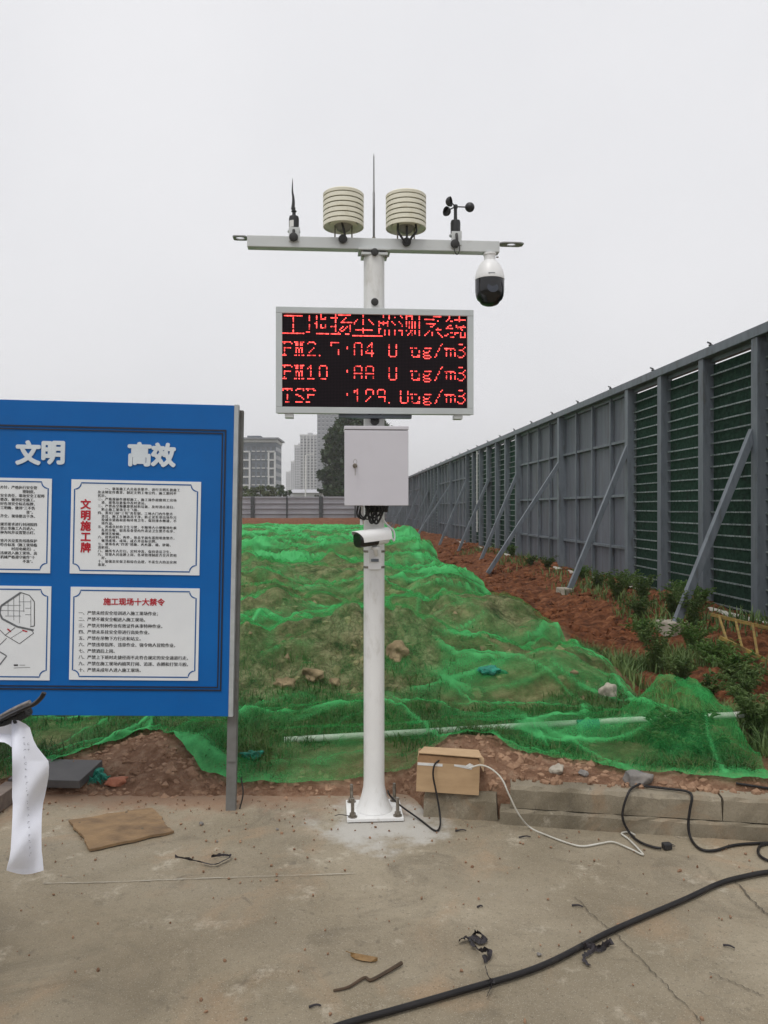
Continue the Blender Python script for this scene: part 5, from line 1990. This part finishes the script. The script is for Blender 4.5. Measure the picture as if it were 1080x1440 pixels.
T3 = ['一、认真贯彻安全第一预防为主的方针，严格执行安全管', '理制度。', '二、建立健全安全生产责任制度，落实安全责任，现场安全工程师', '负责检查监督，发现隐患及时整改，做到安全施工。', '三、施工现场按平面布置图，挂好各项安全标志标牌，', '工人持证上岗，做到分工明确，做到“三不伤', '害”。',
      '四、定期检查，人人参加，工具齐全，现场整洁干净。', '', '五、在建工程四周必须设置围栏并按规范要求进行封闭围挡', '禁止非施工人员进入。', '六、夜间施工设置照明，各种沟坑井设置警示灯。', '', '七、施工用电采用三相五线制，定期检查开关设置及线路保护', '接地，漏电保护符合标准（施工现场临',
      '时用电规范）。', '八、凡进场人员必须佩戴安全帽，严禁违规进入施工现场，高', '空作业必须系安全带，施工机械严格遵守操作“十', '不准”。']
for i, s_ in enumerate(T3):
    if s_:
        n_ = len(s_)
        u, v = BL(53, 686 + i * 5.75)
        text_mesh('lettering', s_, .0190, M_INK, o, u - .0190 * min(n_, 27), v - .007, -.0064, offset=.0005, res=1)
o, a, b, c_, d = poster('white poster with a site plan drawing at the left border', (-110, 822), (70, 956.5))


def plan(pix, w_=.0022, m=M_INK, closed=False):
    P = [BL(*p) for p in pix]
    if closed:
        P.append(P[0])
    m_ = MB()
    for p, q in zip(P[:-1], P[1:]):
        dx, dz = q[0] - p[0], q[1] - p[1]
        l_ = math.hypot(dx, dz) or 1
        nx_, nz_ = -dz / l_ * w_ / 2, dx / l_ * w_ / 2
        m_.add([(p[0] - nx_, -.0064, p[1] - nz_), (q[0] - nx_, -.0064, q[1] - nz_), (q[0] + nx_, -.0064, q[1] + nz_), (p[0] + nx_, -.0064, p[1] + nz_)], [(0, 1, 2, 3)])
    return m_.build('drawn_line', m, o)


M_PLAN = mat('grey plan ink', (.10, .11, .12, 1), (.16, .17, .18, 1), scale=30)
plan([(2, 852), (30, 833)], .010, M_PLAN)
plan([(30, 833), (42, 837), (49, 846), (49, 880), (43, 881)], .004)
plan([(2, 852), (0, 862), (4, 870), (25, 881), (48, 886)], .010, M_PLAN)
plan([(0, 875), (-8, 868), (-20, 880), (-40, 900)], .004)
plan([(44, 843), (44, 880)], .002)
for p in ([(4, 851), (30, 851)], [(2, 858), (35, 859)], [(12, 846), (12, 866)], [(20, 840), (20, 872)], [(28, 835), (28, 876)], [(34, 836), (34, 860)], [(8, 866), (30, 866)], [(27, 846), (44, 846)], [(36, 855), (44, 855)], [(36, 864), (44, 864)]):
    plan(p, .0022, M_PLAN)
plan([(0, 885), (8, 893), (22, 882)], .003)
plan([(8, 893), (28, 905), (48, 890), (44, 885)], .003)
plan([(0, 907), (10, 897)], .003)
plan([(16, 897), (32, 887)], .002)
plan([(-30, 905), (0, 916), (10, 922), (0, 935)], .006, M_PLAN)
plan([(-30, 930), (0, 912)], .004)
plan([(11, 884), (16, 888)], .007, M_RED)
plan([(32, 886), (39, 888)], .007, M_RED)
plan([(20, 935), (26, 935)], .008)
plan([(28, 935), (36, 935)], .002)
plan([(20, 939), (43, 938)], .002)
plan([(-100, 850), (-60, 840), (-30, 856), (-15, 870), (-60, 900), (-100, 880)], .004, M_PLAN, True)

# ---------------------------------------------------------------- carton behind the kerb
M_CARD = mat('brown carton', rgb(186, 158, 124), rgb(168, 140, 108), scale=4, rough=.85, spec=.2, stretch=(1, 1, 4))
M_CARD2 = mat('shaded carton', rgb(128, 100, 72), rgb(110, 84, 60), scale=20, rough=.9, spec=.2)  # darker carton brown, shade under the lid's lip put into the colour
M_TAPE = mat('white tape', rgb(222, 222, 220), rgb(206, 206, 204), scale=20, rough=.4)
bx = thing('cardboard_box', 'brown cardboard carton with white tape resting on the broken kerb', 'box', (.330, 4.075, .136))
bx.rotation_euler = (math.radians(1.5), math.radians(2.0), math.radians(-5))
w2, dp_, h_ = .163, .20, .155
th = .004
MB().box(-w2, w2, 0, th, 0, h_).build('front_wall', M_CARD, bx)
MB().box(-w2, w2, dp_ - th, dp_, 0, h_ + .004).build('back_wall', M_CARD, bx)
for s_ in (-1, 1):
    xa, xb = sorted((s_ * w2, s_ * (w2 - th)))
    MB().box(xa, xb, th + .0005, dp_ - th - .0005, 0, h_).build('side_wall', M_CARD, bx)
MB().box(-w2 + th, w2 - th, th, dp_ - th, 0, th).build('bottom', M_CARD, bx)
# rear flap folded forward over the top, its front edge sprung up; front flap pushed in
f = MB()
f.add([(-w2 + .002, .035, h_ + .034), (w2 + .012, .030, h_ + .030), (w2, dp_ + .002, h_ + .012), (-w2 + .03, dp_ + .002, h_ + .012),
       (-w2 + .002, .035, h_ + .038), (w2 + .012, .030, h_ + .034), (w2, dp_ + .002, h_ + .016), (-w2 + .03, dp_ + .002, h_ + .016)],
      [(3, 2, 1, 0), (4, 5, 6, 7), (0, 1, 5, 4), (1, 2, 6, 5), (2, 3, 7, 6), (3, 0, 4, 7)])
f.build('top_flap', M_CARD, bx)
f = MB()
f.add([(-w2, .002, h_ + .001), (w2, .002, h_ + .001), (w2 - .01, .045, h_ + .026), (-w2 + .006, .045, h_ + .028), (-w2, .002, h_ - .003), (w2, .002, h_ - .003), (w2 - .01, .048, h_ + .022), (-w2 + .006, .048, h_ + .024)],
      [(0, 1, 2, 3), (7, 6, 5, 4), (0, 4, 5, 1), (1, 5, 6, 2), (2, 6, 7, 3), (3, 7, 4, 0)])
f.build('front_flap', M_CARD2, bx)  # flap coloured dark as the shadow band below the lid
f = MB()
f.add([(w2 + .001, .004, h_ + .001), (w2 + .001, dp_ - .01, h_ + .006), (w2 + .03, dp_ - .03, h_ - .02), (w2 + .022, .02, h_ - .035), (w2 + .003, .004, h_ - .002), (w2 + .003, dp_ - .01, h_ + .003), (w2 + .028, dp_ - .03, h_ - .024), (w2 + .020, .02, h_ - .039)],
      [(0, 1, 2, 3), (7, 6, 5, 4), (0, 4, 5, 1), (1, 5, 6, 2), (2, 6, 7, 3), (3, 7, 4, 0)])
f.build('side_flap', M_CARD, bx)
MB().box(-w2 + .003, -.03, -.0014, -.0005, h_ - .016, h_ - .002).build('tape', M_TAPE, bx)
f = MB()
f.add([(.03, -.0015, h_ - .010), (.12, -.0015, h_ - .022), (.13, -.006, h_ + .004), (.11, .0, h_ + .010), (.09, -.004, h_ - .002), (.03, -.0015, h_ + .000)], [(0, 1, 4), (1, 2, 3), (1, 3, 4), (0, 4, 5)])
f.build('tape', M_TAPE, bx)
MB().box(-.015, .015, .11, .122, h_ + .0235, h_ + .026).build('hand_slot', M_CARD2, bx)

# ---------------------------------------------------------------- cables and hose on the ground
def track(pts):
    return [G(*p) for p in pts]


def cable(name, label, cat, pts, r, m, n=8):
    P = catmull(pts, 8)
    o = MB().tube(P, r, n, smooth=False).build(name, m, None, smooth=True)
    return tag(o, label, cat)


M_HOSE = mat('black hose', (.008, .0075, .008, 1), (.016, .014, .014, 1), scale=6, rough=.5, spec=.3, dirt=(.06, .048, .038, 1), dscale=9, dlo=.56, dhi=.8)
M_CABW = mat('grey white cable', rgb(196, 194, 186), rgb(176, 172, 160), scale=10, rough=.5)
cable('black_hose', 'thick black hose running diagonally across the concrete', 'hose', track([(-150, 1720, .013), (120, 1575, .013), (300, 1505, .013), (410, 1466, .013), (485, 1440, .013), (560, 1419, .013), (650, 1393, .013), (760, 1359, .013), (860, 1309, .013), (960, 1266, .013), (1010, 1243, .013), (1045, 1233, .013), (1085, 1226, .013), (1160, 1222, .013)]), .0108, M_HOSE, 12)
cable('black_cable', 'black cable from the foot of the post up into the carton', 'cable', [Vector((.02, 4.13, .13)), G(548, 1118, .09), G(562, 1132, .05), G(590, 1152, .008), G(612, 1168, .006), W(619, 1160, 3.97), W(618, 1140, 4.02), W(613, 1112, 4.045), W(609, 1090, 4.05), W(611, 1076, 4.06), W(617, 1070, 4.09), W(620, 1071, 4.12)], .0048, M_HOSE)
wc = [W(660, 1080, 4.03), W(676, 1076, 4.02), W(692, 1082, 3.98), W(706, 1096, 3.93), W(716, 1118, 3.91), W(730, 1146, 3.91), G(746, 1164, .006), G(770, 1175, .005), G(800, 1186, .005), G(820, 1190, .005), G(845, 1186, .005), G(862, 1184, .006), G(885, 1193, .005), G(904, 1202, .005), G(898, 1194, .008), G(884, 1180, .006), G(874, 1172, .007), G(884, 1170, .006), G(893, 1174, .006)]
cable('white_cable', 'thin pale cable hanging from the carton and looping on the concrete', 'cable', wc, .0042, M_CABW)


def kerb_pt(px, dz=.008, back=.0):
    """on top of the kerb's front arris below a pixel column"""
    k = (px - 540) / F
    X = k * (4.02 + .167 * .647) / (1 + .167 * k)
    Y = kerb_y(X) + back
    return Vector((X + k * back, Y, .194 + dz))


cable('black_cable', 'black cable hanging over the kerb and ending in a plug', 'cable', [kerb_pt(900, .012, .10), kerb_pt(890, .01, .05), kerb_pt(884, .006, -.012), Vector(kerb_pt(877, -.06, -.03)), Vector(kerb_pt(876, -.12, -.04)), G(886, 1172, .012), G(900, 1184, .008), G(918, 1191, .008), G(930, 1193, .010)], .0060, M_HOSE)
plug = thing('plug', 'black plug on the concrete at the end of the kerb cable', 'plug', G(938, 1194, .0), .2)
MB().box(-.022, .020, -.016, .016, .001, .030).build('body', M_BPLAS, plug, bevel=.006)
for q in (-.007, .007):
    MB().box(.0205, .038, q - .002, q + .002, .012, .018).build('prong', M_ZINC, plug)
cable('black_cable', 'black cable along the kerb top that drops and runs off to the right', 'cable', [kerb_pt(905, .006, .09), kerb_pt(940, .006, .07), kerb_pt(965, .006, .05), kerb_pt(973, .004, -.012), Vector(kerb_pt(970, -.06, -.03)), Vector(kerb_pt(968, -.13, -.04)), G(972, 1180, .01), G(985, 1194, .008), G(1005, 1196, .008), G(1030, 1189, .008), G(1060, 1186, .008), G(1100, 1185, .008), G(1150, 1186, .008)], .0065, M_HOSE)
cable('black_cable', 'short loop of black cable on the concrete at the right border', 'cable', [G(1095, 1186, .007), G(1072, 1188, .008), G(1066, 1197, .008), G(1072, 1206, .008), G(1090, 1212, .008), G(1130, 1214, .008)], .0065, M_HOSE)
cable('black_cable', 'black cable lying on the soil at the right border by the net hem', 'cable', [onto(1035, 1106, .012), onto(1055, 1109, .012), onto(1075, 1112, .012), onto(1100, 1116, .012), onto(1140, 1120, .012)], .006, M_HOSE)

# ---------------------------------------------------------------- litter on the concrete
M_PLY = mat('weathered plywood', rgb(140, 114, 82), rgb(112, 90, 66), scale=7, rough=.9, stretch=(1, 1.8, 1), bump=.4, bscale=30, dirt=rgb(88, 70, 52), dscale=6)
cs = [G(97, 1155, .012), G(150, 1146, .012), G(214, 1136, .012), G(226, 1148, .010), G(232, 1160, .008), G(244, 1170, .008), G(190, 1182, .010), G(125, 1196, .010), G(118, 1180, .014), G(110, 1170, .016)]
ply = thing('plywood_offcut', 'ragged weathered plywood offcut lying flat on the concrete', 'board', (G(170, 1165).x, G(170, 1165).y, 0))
rel = Vector((G(170, 1165).x, G(170, 1165).y, 0))
edge_ = []
for i in range(len(cs)):
    p, q = cs[i], cs[(i + 1) % len(cs)]
    for k in range(5):
        v = p.lerp(q, k / 5) - rel
        edge_.append(v + Vector((random.uniform(-.006, .006), random.uniform(-.006, .006), random.uniform(-.002, .002))))
n = len(edge_)
c0 = sum(edge_, Vector()) / n
m_ = MB()
m_.add([v + Vector((0, 0, .006)) for v in edge_] + [v - Vector((0, 0, .006)) for v in edge_] + [c0 + Vector((0, 0, .012)), c0 - Vector((0, 0, .006))],
       [(i, (i + 1) % n, 2 * n) for i in range(n)] + [(n + (i + 1) % n, n + i, 2 * n + 1) for i in range(n)] + [(i, n + i, n + (i + 1) % n, (i + 1) % n) for i in range(n)])
m_.build('sheet', M_PLY, ply)
for p_ in ((178, 1143), (200, 1166), (132, 1180), (112, 1158)):
    v = G(p_[0], p_[1], .014) - rel
    MB().lathe([(.009, v.z + .002), (.006, v.z + .006)], 7, Matrix.Translation((v.x, v.y, 0))).build('nail_hole', M_CRACK, ply)

M_RAG = mat('black rag', (.012, .010, .012, 1), (.03, .024, .028, 1), scale=25, rough=.7)
M_TWIG = mat('dry twig', (.08, .05, .03, 1), (.05, .035, .022, 1), scale=20, rough=.9)


def ribbon(mb, pts, w, seed, tw=1.0):
    r_ = random.Random(seed)
    P = catmull(pts, 7)
    vs_ = []
    a = r_.uniform(0, 6)
    for i, p in enumerate(P):
        t_ = (P[min(i + 1, len(P) - 1)] - P[max(i - 1, 0)]).normalized()
        s0 = Vector((t_.y, -t_.x, 0))
        if s0.length < .01:
            s0 = Vector((1, 0, 0))
        s0.normalize()
        u0 = s0.cross(t_)
        a += r_.uniform(-.5, .5) * tw
        s1 = (s0 * math.cos(a) + u0 * abs(math.sin(a))) * w * r_.uniform(.5, 1.2)
        if s1.z < 0:
            s1.z *= -1
        lo = min(0, p.z - .003 - 0)
        vs_ += [p - s1 * .3, p + s1, p + s1 * .3 + Vector((0, 0, .004))]
    k = len(P)
    fs_ = []
    for i in range(k - 1):
        fs_ += [(3 * i, 3 * i + 3, 3 * i + 4, 3 * i + 1), (3 * i + 1, 3 * i + 4, 3 * i + 5, 3 * i + 2), (3 * i + 2, 3 * i + 5, 3 * i + 3, 3 * i)]
    mb.add(vs_, fs_)


rg = MB()
ribbon(rg, [G(645, 1325, .006), G(651, 1319, .014), G(660, 1318, .010), G(672, 1312, .02), G(684, 1320, .012), G(676, 1326, .008), G(662, 1318, .016)], .022, 1)
ribbon(rg, [G(661, 1318, .008), G(668, 1330, .010), G(676, 1338, .012), G(690, 1336, .02), G(688, 1348, .010), G(681, 1352, .008)], .018, 2)
ribbon(rg, [G(680, 1350, .008), G(684, 1364, .008), G(688, 1376, .03), G(692, 1384, .012), G(688, 1394, .008), G(684, 1403, .006)], .012, 3, .5)
tag(rg.build('rag', M_RAG), 'long twisted black rag strip lying across the hose', 'rag')
rg = MB()
ribbon(rg, [G(820, 1334, .008), G(828, 1332, .012), G(838, 1336, .01), G(846, 1330, .02), G(857, 1328, .014), G(852, 1334, .008), G(840, 1338, .008)], .020, 5)
ribbon(rg, [G(838, 1336, .008), G(828, 1342, .010), G(822, 1346, .008), G(826, 1354, .006), G(831, 1358, .005)], .014, 6)
tag(rg.build('rag', M_RAG), 'short crumpled black rag just below the hose', 'rag')
rg = MB()
ribbon(rg, [G(246, 1205, .006), G(262, 1208, .008), G(280, 1212, .008), G(300, 1216, .008), G(312, 1212, .008), G(324, 1205, .010), G(314, 1203, .008), G(297, 1205, .012)], .012, 7, .6)
tag(rg.build('rag', M_RAG), 'thin twisted dark strip on the concrete right of the plywood', 'rag')
tw = MB()
tw.tube([G(469, 1393, .005), G(490, 1388, .006), G(512, 1375, .007), G(522, 1378, .006), G(545, 1366, .008), G(565, 1354, .010)], .004, 6, r2=.007)
tag(tw.build('twig', M_TWIG, None, smooth=True), 'crooked dry twig near the bottom of the concrete', 'twig')
M_DEAD = leaf_mat('dead leaf', (.34, .21, .09, 1), (.22, .13, .05, 1), 30)
lf = MB()
A_, B_ = G(493, 1343, .006), G(531, 1350, .006)
u_ = (B_ - A_)
s_ = Vector((-u_.y, u_.x, 0)).normalized()
ring = [(0, 0, .0), (.2, .013, .004), (.5, .018, .008), (.8, .014, .005), (1, 0, .0)]
vs_ = [A_ + u_ * a + Vector((0, 0, .010)) for a, w_, h in ring] + [A_ + u_ * a + s_ * w_ + Vector((0, 0, -.004 + .3 * h)) for a, w_, h in ring] + [A_ + u_ * a - s_ * w_ + Vector((0, 0, -.004 + .3 * h)) for a, w_, h in ring]
lf.add(vs_, [(i, i + 1, 6 + i, 5 + i) for i in range(4)] + [(i + 1, i, 10 + i, 11 + i) for i in range(4)])
lf.tube([A_ + Vector((0, 0, .008)), A_ - u_ * .18 + Vector((0, .012, .004))], .0015, 5, smooth=False)
tag(lf.build('fallen_leaf', M_DEAD), 'single curled brown leaf on the concrete', 'leaf')
bits = [(812, 1274, .022, 'small dark stick on the concrete above the hose'), (648, 1168, .028, 'black stick near the foot of the carton'), (738, 1177, .030, 'dark stick in front of the kerb under the pale cable'), (675, 1275, .012, 'tiny dark chip in the middle of the concrete'),
        (1025, 1331, .02, 'dark chip on the concrete at the lower right'), (443, 1415, .02, 'dark crumb at the bottom of the concrete')]
for i, (px, py, L, l) in enumerate(bits):
    p = G(px, py, .005)
    a = random.uniform(-.6, .3)
    d_ = Vector((math.cos(a), math.sin(a), 0))
    tag(MB().tube([p - d_ * L, p + d_ * L * .2 + Vector((0, .003, .003)), p + d_ * L], .004, 6, r2=.0025).build('stick', M_RAG, None), l, 'stick')
for i, (px, py, s_, l) in enumerate([(283, 1158, .014, 'dark pebble right of the plywood'), (390, 1166, .009, 'small pebble on the concrete between board and post'), (305, 1183, .007, 'tiny pebble below the board post'), (758, 1342, .010, 'brown crumb on the concrete beside the hose')]):
    o = link('pebble', rock_mesh('pebble', M_STONE2, 70 + i, s_, s_ * .8, s_ * .7, 2))
    o.location = G(px, py, s_ * .5)
    tag(o, l, 'pebble')

# things under the board at the left
M_SLAB = mat('dark foam slab', (.055, .052, .052, 1), (.085, .08, .078, 1), scale=6, rough=.6)
sl = G(112, 1098, .085)
o = MB().box(-.42, .0, 0, .30, -.045, 0).build('dark_slab', M_SLAB, None, bevel=.004)
o.location = sl
o.rotation_euler = (math.radians(4), 0, math.radians(-4))
tag(o, 'dark grey slab lying on the soil under the notice board', 'slab')
M_TEAL = mat('teal netting', (.01, .12, .085, 1), (.02, .30, .20, 1), scale=25, rough=.8, bump=1, bscale=60)
for px, py, a, b, c_, l, sd in ((134, 1094, .055, .05, .035, 'crumpled scrap of teal netting beside the dark slab', 3), (690, 950, .10, .06, .05, 'bundle of teal netting under the green net on the right', 4), (352, 1068, .06, .04, .03, 'small bundle of teal netting under the net right of the board post', 9)):
    p = onto(px, py)
    o = link('net_scrap', rock_mesh('net_scrap', M_TEAL, sd, a, b, c_, 4, .9))
    o.location = (p.x, p.y, p.z + c_ * .6)
    tag(o, l, 'netting')
rg = MB()
p = onto(135, 1100)
for i in range(26):
    a = p + Vector((random.uniform(-.06, .07), random.uniform(-.05, .05), .01))
    rg.tube([a, a + Vector((random.uniform(-.05, .05), random.uniform(-.04, .02), random.uniform(.01, .05))), a + Vector((random.uniform(-.08, .08), random.uniform(-.05, .02), .0))], .0025, 4, k=4)
tag(rg.build('net_shred', M_TEAL), 'frayed teal net threads in front of the teal scrap', 'netting')
M_TIMB = mat('grey timber', (.13, .10, .085, 1), (.2, .16, .13, 1), scale=4, rough=.9, stretch=(1, 6, 6))
tbm = MB().bar(G(19, 1110, .045), G(-60, 1165, .045), .09, .09)
tag(tbm.build('timber_beam', M_TIMB, None, bevel=.005), 'grey timber beam end at the left border behind the paper', 'beam')

# ---------------------------------------------------------------- parked scooter (only its bar end shows) with a paper strip on it
M_DARKM = mat('worn black metal', (.015, .014, .014, 1), (.03, .026, .026, 1), scale=20, rough=.35, metal=.3, dirt=(.12, .08, .06, 1), dscale=25, dlo=.6, dhi=.75)
M_GRIP = mat('grip rubber', (.012, .012, .012, 1), (.02, .02, .02, 1), scale=60, rough=.6, bump=.6, bscale=200)
M_RIDER = mat('scooter body', (.05, .012, .012, 1), (.07, .016, .016, 1), scale=3, rough=.3)
SX, SY = -1.62, 2.55
sct = thing('scooter', 'black handlebar end of a parked scooter at the left border', 'scooter', (SX, SY, 0))
sr = Vector((SX, SY, 0))
hA, hB = W(-75, 1066, 2.42) - sr, W(40, 1000, 2.28) - sr
MB().tube([Vector((-.05, .02, .93)), Vector((.06, .0, .96)), hA, hA.lerp(hB, .4)], .011, 10).build('handlebar', M_DARKM, sct, smooth=True)
MB().tube([hA.lerp(hB, .35), hB], .0145, 12, smooth=False).build('grip', M_GRIP, sct, smooth=True)
MB().tube([W(-40, 1040, 2.36) - sr, W(-5, 1016, 2.31) - sr, W(30, 998, 2.26) - sr, W(48, 990, 2.24) - sr, W(58, 981, 2.235) - sr, W(62, 974, 2.235) - sr], .0085, 10, flat=.75).build('brake_lever', M_DARKM, sct, smooth=True)
MB().tube([W(0, 1008, 2.32) - sr, W(14, 1000, 2.30) - sr, W(28, 993, 2.28) - sr, W(42, 987, 2.27) - sr], .006, 8).build('lever_strip', mat('pale grey strip', (.32, .30, .29, 1), (.14, .12, .11, 1), scale=30, rough=.6), sct, smooth=True)  # paler strip along the top of the brake lever
MB().tube([(-.05, .02, .95), (-.07, .06, .6), (-.1, .16, .32)], .025, 12, smooth=False).build('steering_column', M_DARKM, sct, smooth=True)
MB().box(-.09, -.02, -.03, .05, .88, 1.0).build('bar_clamp', M_DARKM, sct, bevel=.01)


def wheel(cx_, cy_):
    Mx = Matrix.Translation((cx_, cy_, .2)) @ Matrix.Rotation(math.radians(90), 4, 'Y') @ Matrix.Identity(4)
    tr_ = MB()
    prof = []
    for k in range(13):
        a = 2 * math.pi * k / 12
        prof.append((.16 + .04 * math.cos(a), .035 * math.sin(a)))
    tr_.lathe(prof, 32, Mx, cap=False)
    o = tr_.build('tyre', M_BLACK, sct, smooth=True)
    MB().lathe([(.03, -.03), (.12, -.02), (.125, .02), (.03, .03)], 24, Mx).build('rim', M_ZINC, o, smooth=True)


wheel(-.12, .35)
wheel(-.12, -.75)
MB().box(-.24, .0, -.55, .12, .22, .28).build('deck', M_RIDER, sct, bevel=.02)
MB().add([(-.32, .14, .28), (.06, .14, .28), (.02, .05, .82), (-.26, .05, .82), (-.32, .19, .28), (.06, .19, .28), (.02, .09, .82), (-.26, .09, .82)], [(0, 1, 2, 3), (7, 6, 5, 4), (0, 4, 5, 1), (1, 5, 6, 2), (2, 6, 7, 3), (3, 7, 4, 0)]).build('leg_shield', M_RIDER, sct, bevel=.015)
MB().box(-.24, .0, -1.0, -.45, .29, .58).build('rear_body', M_RIDER, sct, bevel=.04)
MB().box(-.25, .01, -1.05, -.42, .585, .68).build('seat', M_BLACK, sct, bevel=.03)

# paper strip: rows of (left px, right px, py)
rows = [(17, 26, 1013), (16, 36, 1018), (16, 42, 1023), (16.4, 44, 1030), (16.6, 47, 1040), (16.8, 52, 1050), (17, 60, 1060), (17.2, 68, 1070), (17.2, 69, 1078), (17.3, 68.5, 1090), (17.2, 66, 1105), (17, 63, 1120), (18, 60.5, 1130), (17.6, 59, 1145), (17, 58.5, 1160), (16, 58.3, 1178), (15, 58.5, 1195), (13, 60, 1208), (10, 61, 1218), (9, 61.3, 1224)]
npx = 21
fine = []
for i in range(len(rows) - 1):
    for k in range(4):
        f_ = k / 4
        fine.append(tuple(rows[i][q] * (1 - f_) + rows[i + 1][q] * f_ for q in range(3)))
rows = fine + [rows[-1]]


def sheet_depth(f_, y_):
    t_ = (y_ - 1013) / 211
    return 2.27 + .016 * math.sin(f_ * 4.2 + t_ * 5) + .010 * math.cos(t_ * 11) - .03 * (f_ - .5) ** 2 + .005 * math.sin(t_ * 17 + f_ * 6)


vs_ = []
for i, (a, b, y_) in enumerate(rows):
    for j in range(npx):
        f_ = j / (npx - 1)
        yy_ = y_ + (6 * math.sin(math.pi * f_) * (i / len(rows)) ** 6 if i == len(rows) - 1 else 0)
        dep = sheet_depth(f_, y_)
        vs_.append(W(a + (b - a) * f_, yy_, dep))
fs_ = []
for i in range(len(rows) - 1):
    for j in range(npx - 1):
        q = i * npx + j
        fs_.append((q, q + 1, q + npx + 1, q + npx))
M_PAPER = mat('thin white paper', (.80, .82, .90, 1), (.75, .77, .86, 1), scale=6, rough=.7)
pap = thing('paper_strip', 'long crumpled white paper strip hanging from the handlebar at the left border', 'paper', W(38, 1015, 2.27))
pr_ = W(38, 1015, 2.27)
MB().add([v - pr_ for v in vs_], fs_).build('sheet', M_PAPER, pap, smooth=True)
vs2 = []
for i, (x_, ya, yb) in enumerate([(-40, 1030, 1070), (-20, 1026, 1052), (-4, 1023, 1043), (6, 1021, 1044), (12, 1019, 1047), (16.5, 1017, 1051)]):
    for f_ in (0, .5, 1):
        vs2.append(W(x_, ya + (yb - ya) * f_, 2.275 + .02 * math.sin(f_ * 3) + .004 * i) - pr_)
MB().add(vs2, [(3 * i + k, 3 * i + 3 + k, 3 * i + 4 + k, 3 * i + 1 + k) for i in range(5) for k in range(2)]).build('wrapped_end', M_PAPER, pap, smooth=True)
# faint column of printing, too small to read
M_FAINT = mat('faint print', (.36, .37, .42, 1), (.45, .46, .52, 1), scale=40, rough=.8)
mk = MB()
rq = random.Random(9)
for k in range(19):
    y_ = 1037 + k * 9.1
    for s in range(2 if k in (1, 2) else 1):
        x_ = 33 + 6 * s + (k * .5 if k < 8 else 4.5 + (k - 8) * .45)
        # depth of the sheet under this mark
        ri = max(i for i in range(len(rows) - 1) if rows[i][2] <= y_)
        f1 = (y_ - rows[ri][2]) / (rows[ri + 1][2] - rows[ri][2])
        a = rows[ri][0] + (rows[ri + 1][0] - rows[ri][0]) * f1
        b = rows[ri][1] + (rows[ri + 1][1] - rows[ri][1]) * f1
        f_ = (x_ - a) / (b - a)
        dep = sheet_depth(f_, y_) - .005
        for st in range(3):
            xa, ya = x_ + rq.uniform(-1.2, .4), y_ + rq.uniform(-2, 1.6)
            w_, h_2 = (rq.uniform(1.2, 2.6), .7) if rq.random() < .6 else (.7, rq.uniform(1.2, 3))
            mk.add([W(xa, ya, dep) - pr_, W(xa + w_, ya, dep) - pr_, W(xa + w_, ya + h_2, dep) - pr_, W(xa, ya + h_2, dep) - pr_], [(0, 3, 2, 1)])
mk.build('faint_print', M_FAINT, pap)

# ---------------------------------------------------------------- haze
hzb = MB().box(-1560, 1560, -1460, 1660, -1.5, 75).build('haze', None)
hm = bpy.data.materials.new('haze air')
hm.use_nodes = True
hm.node_tree.nodes.clear()
ho = hm.node_tree.nodes.new('ShaderNodeOutputMaterial')
hv_ = hm.node_tree.nodes.new('ShaderNodeVolumePrincipled')
hv_.inputs['Color'].default_value = (.92, .92, .94, 1)
hv_.inputs['Density'].default_value = .0008
hv_.inputs['Anisotropy'].default_value = .1
hm.node_tree.links.new(hv_.outputs[0], ho.inputs['Volume'])
hzb.data.materials.append(hm)
hzb['kind'] = 'stuff'
hzb['label'] = 'pale grey haze over the whole site'
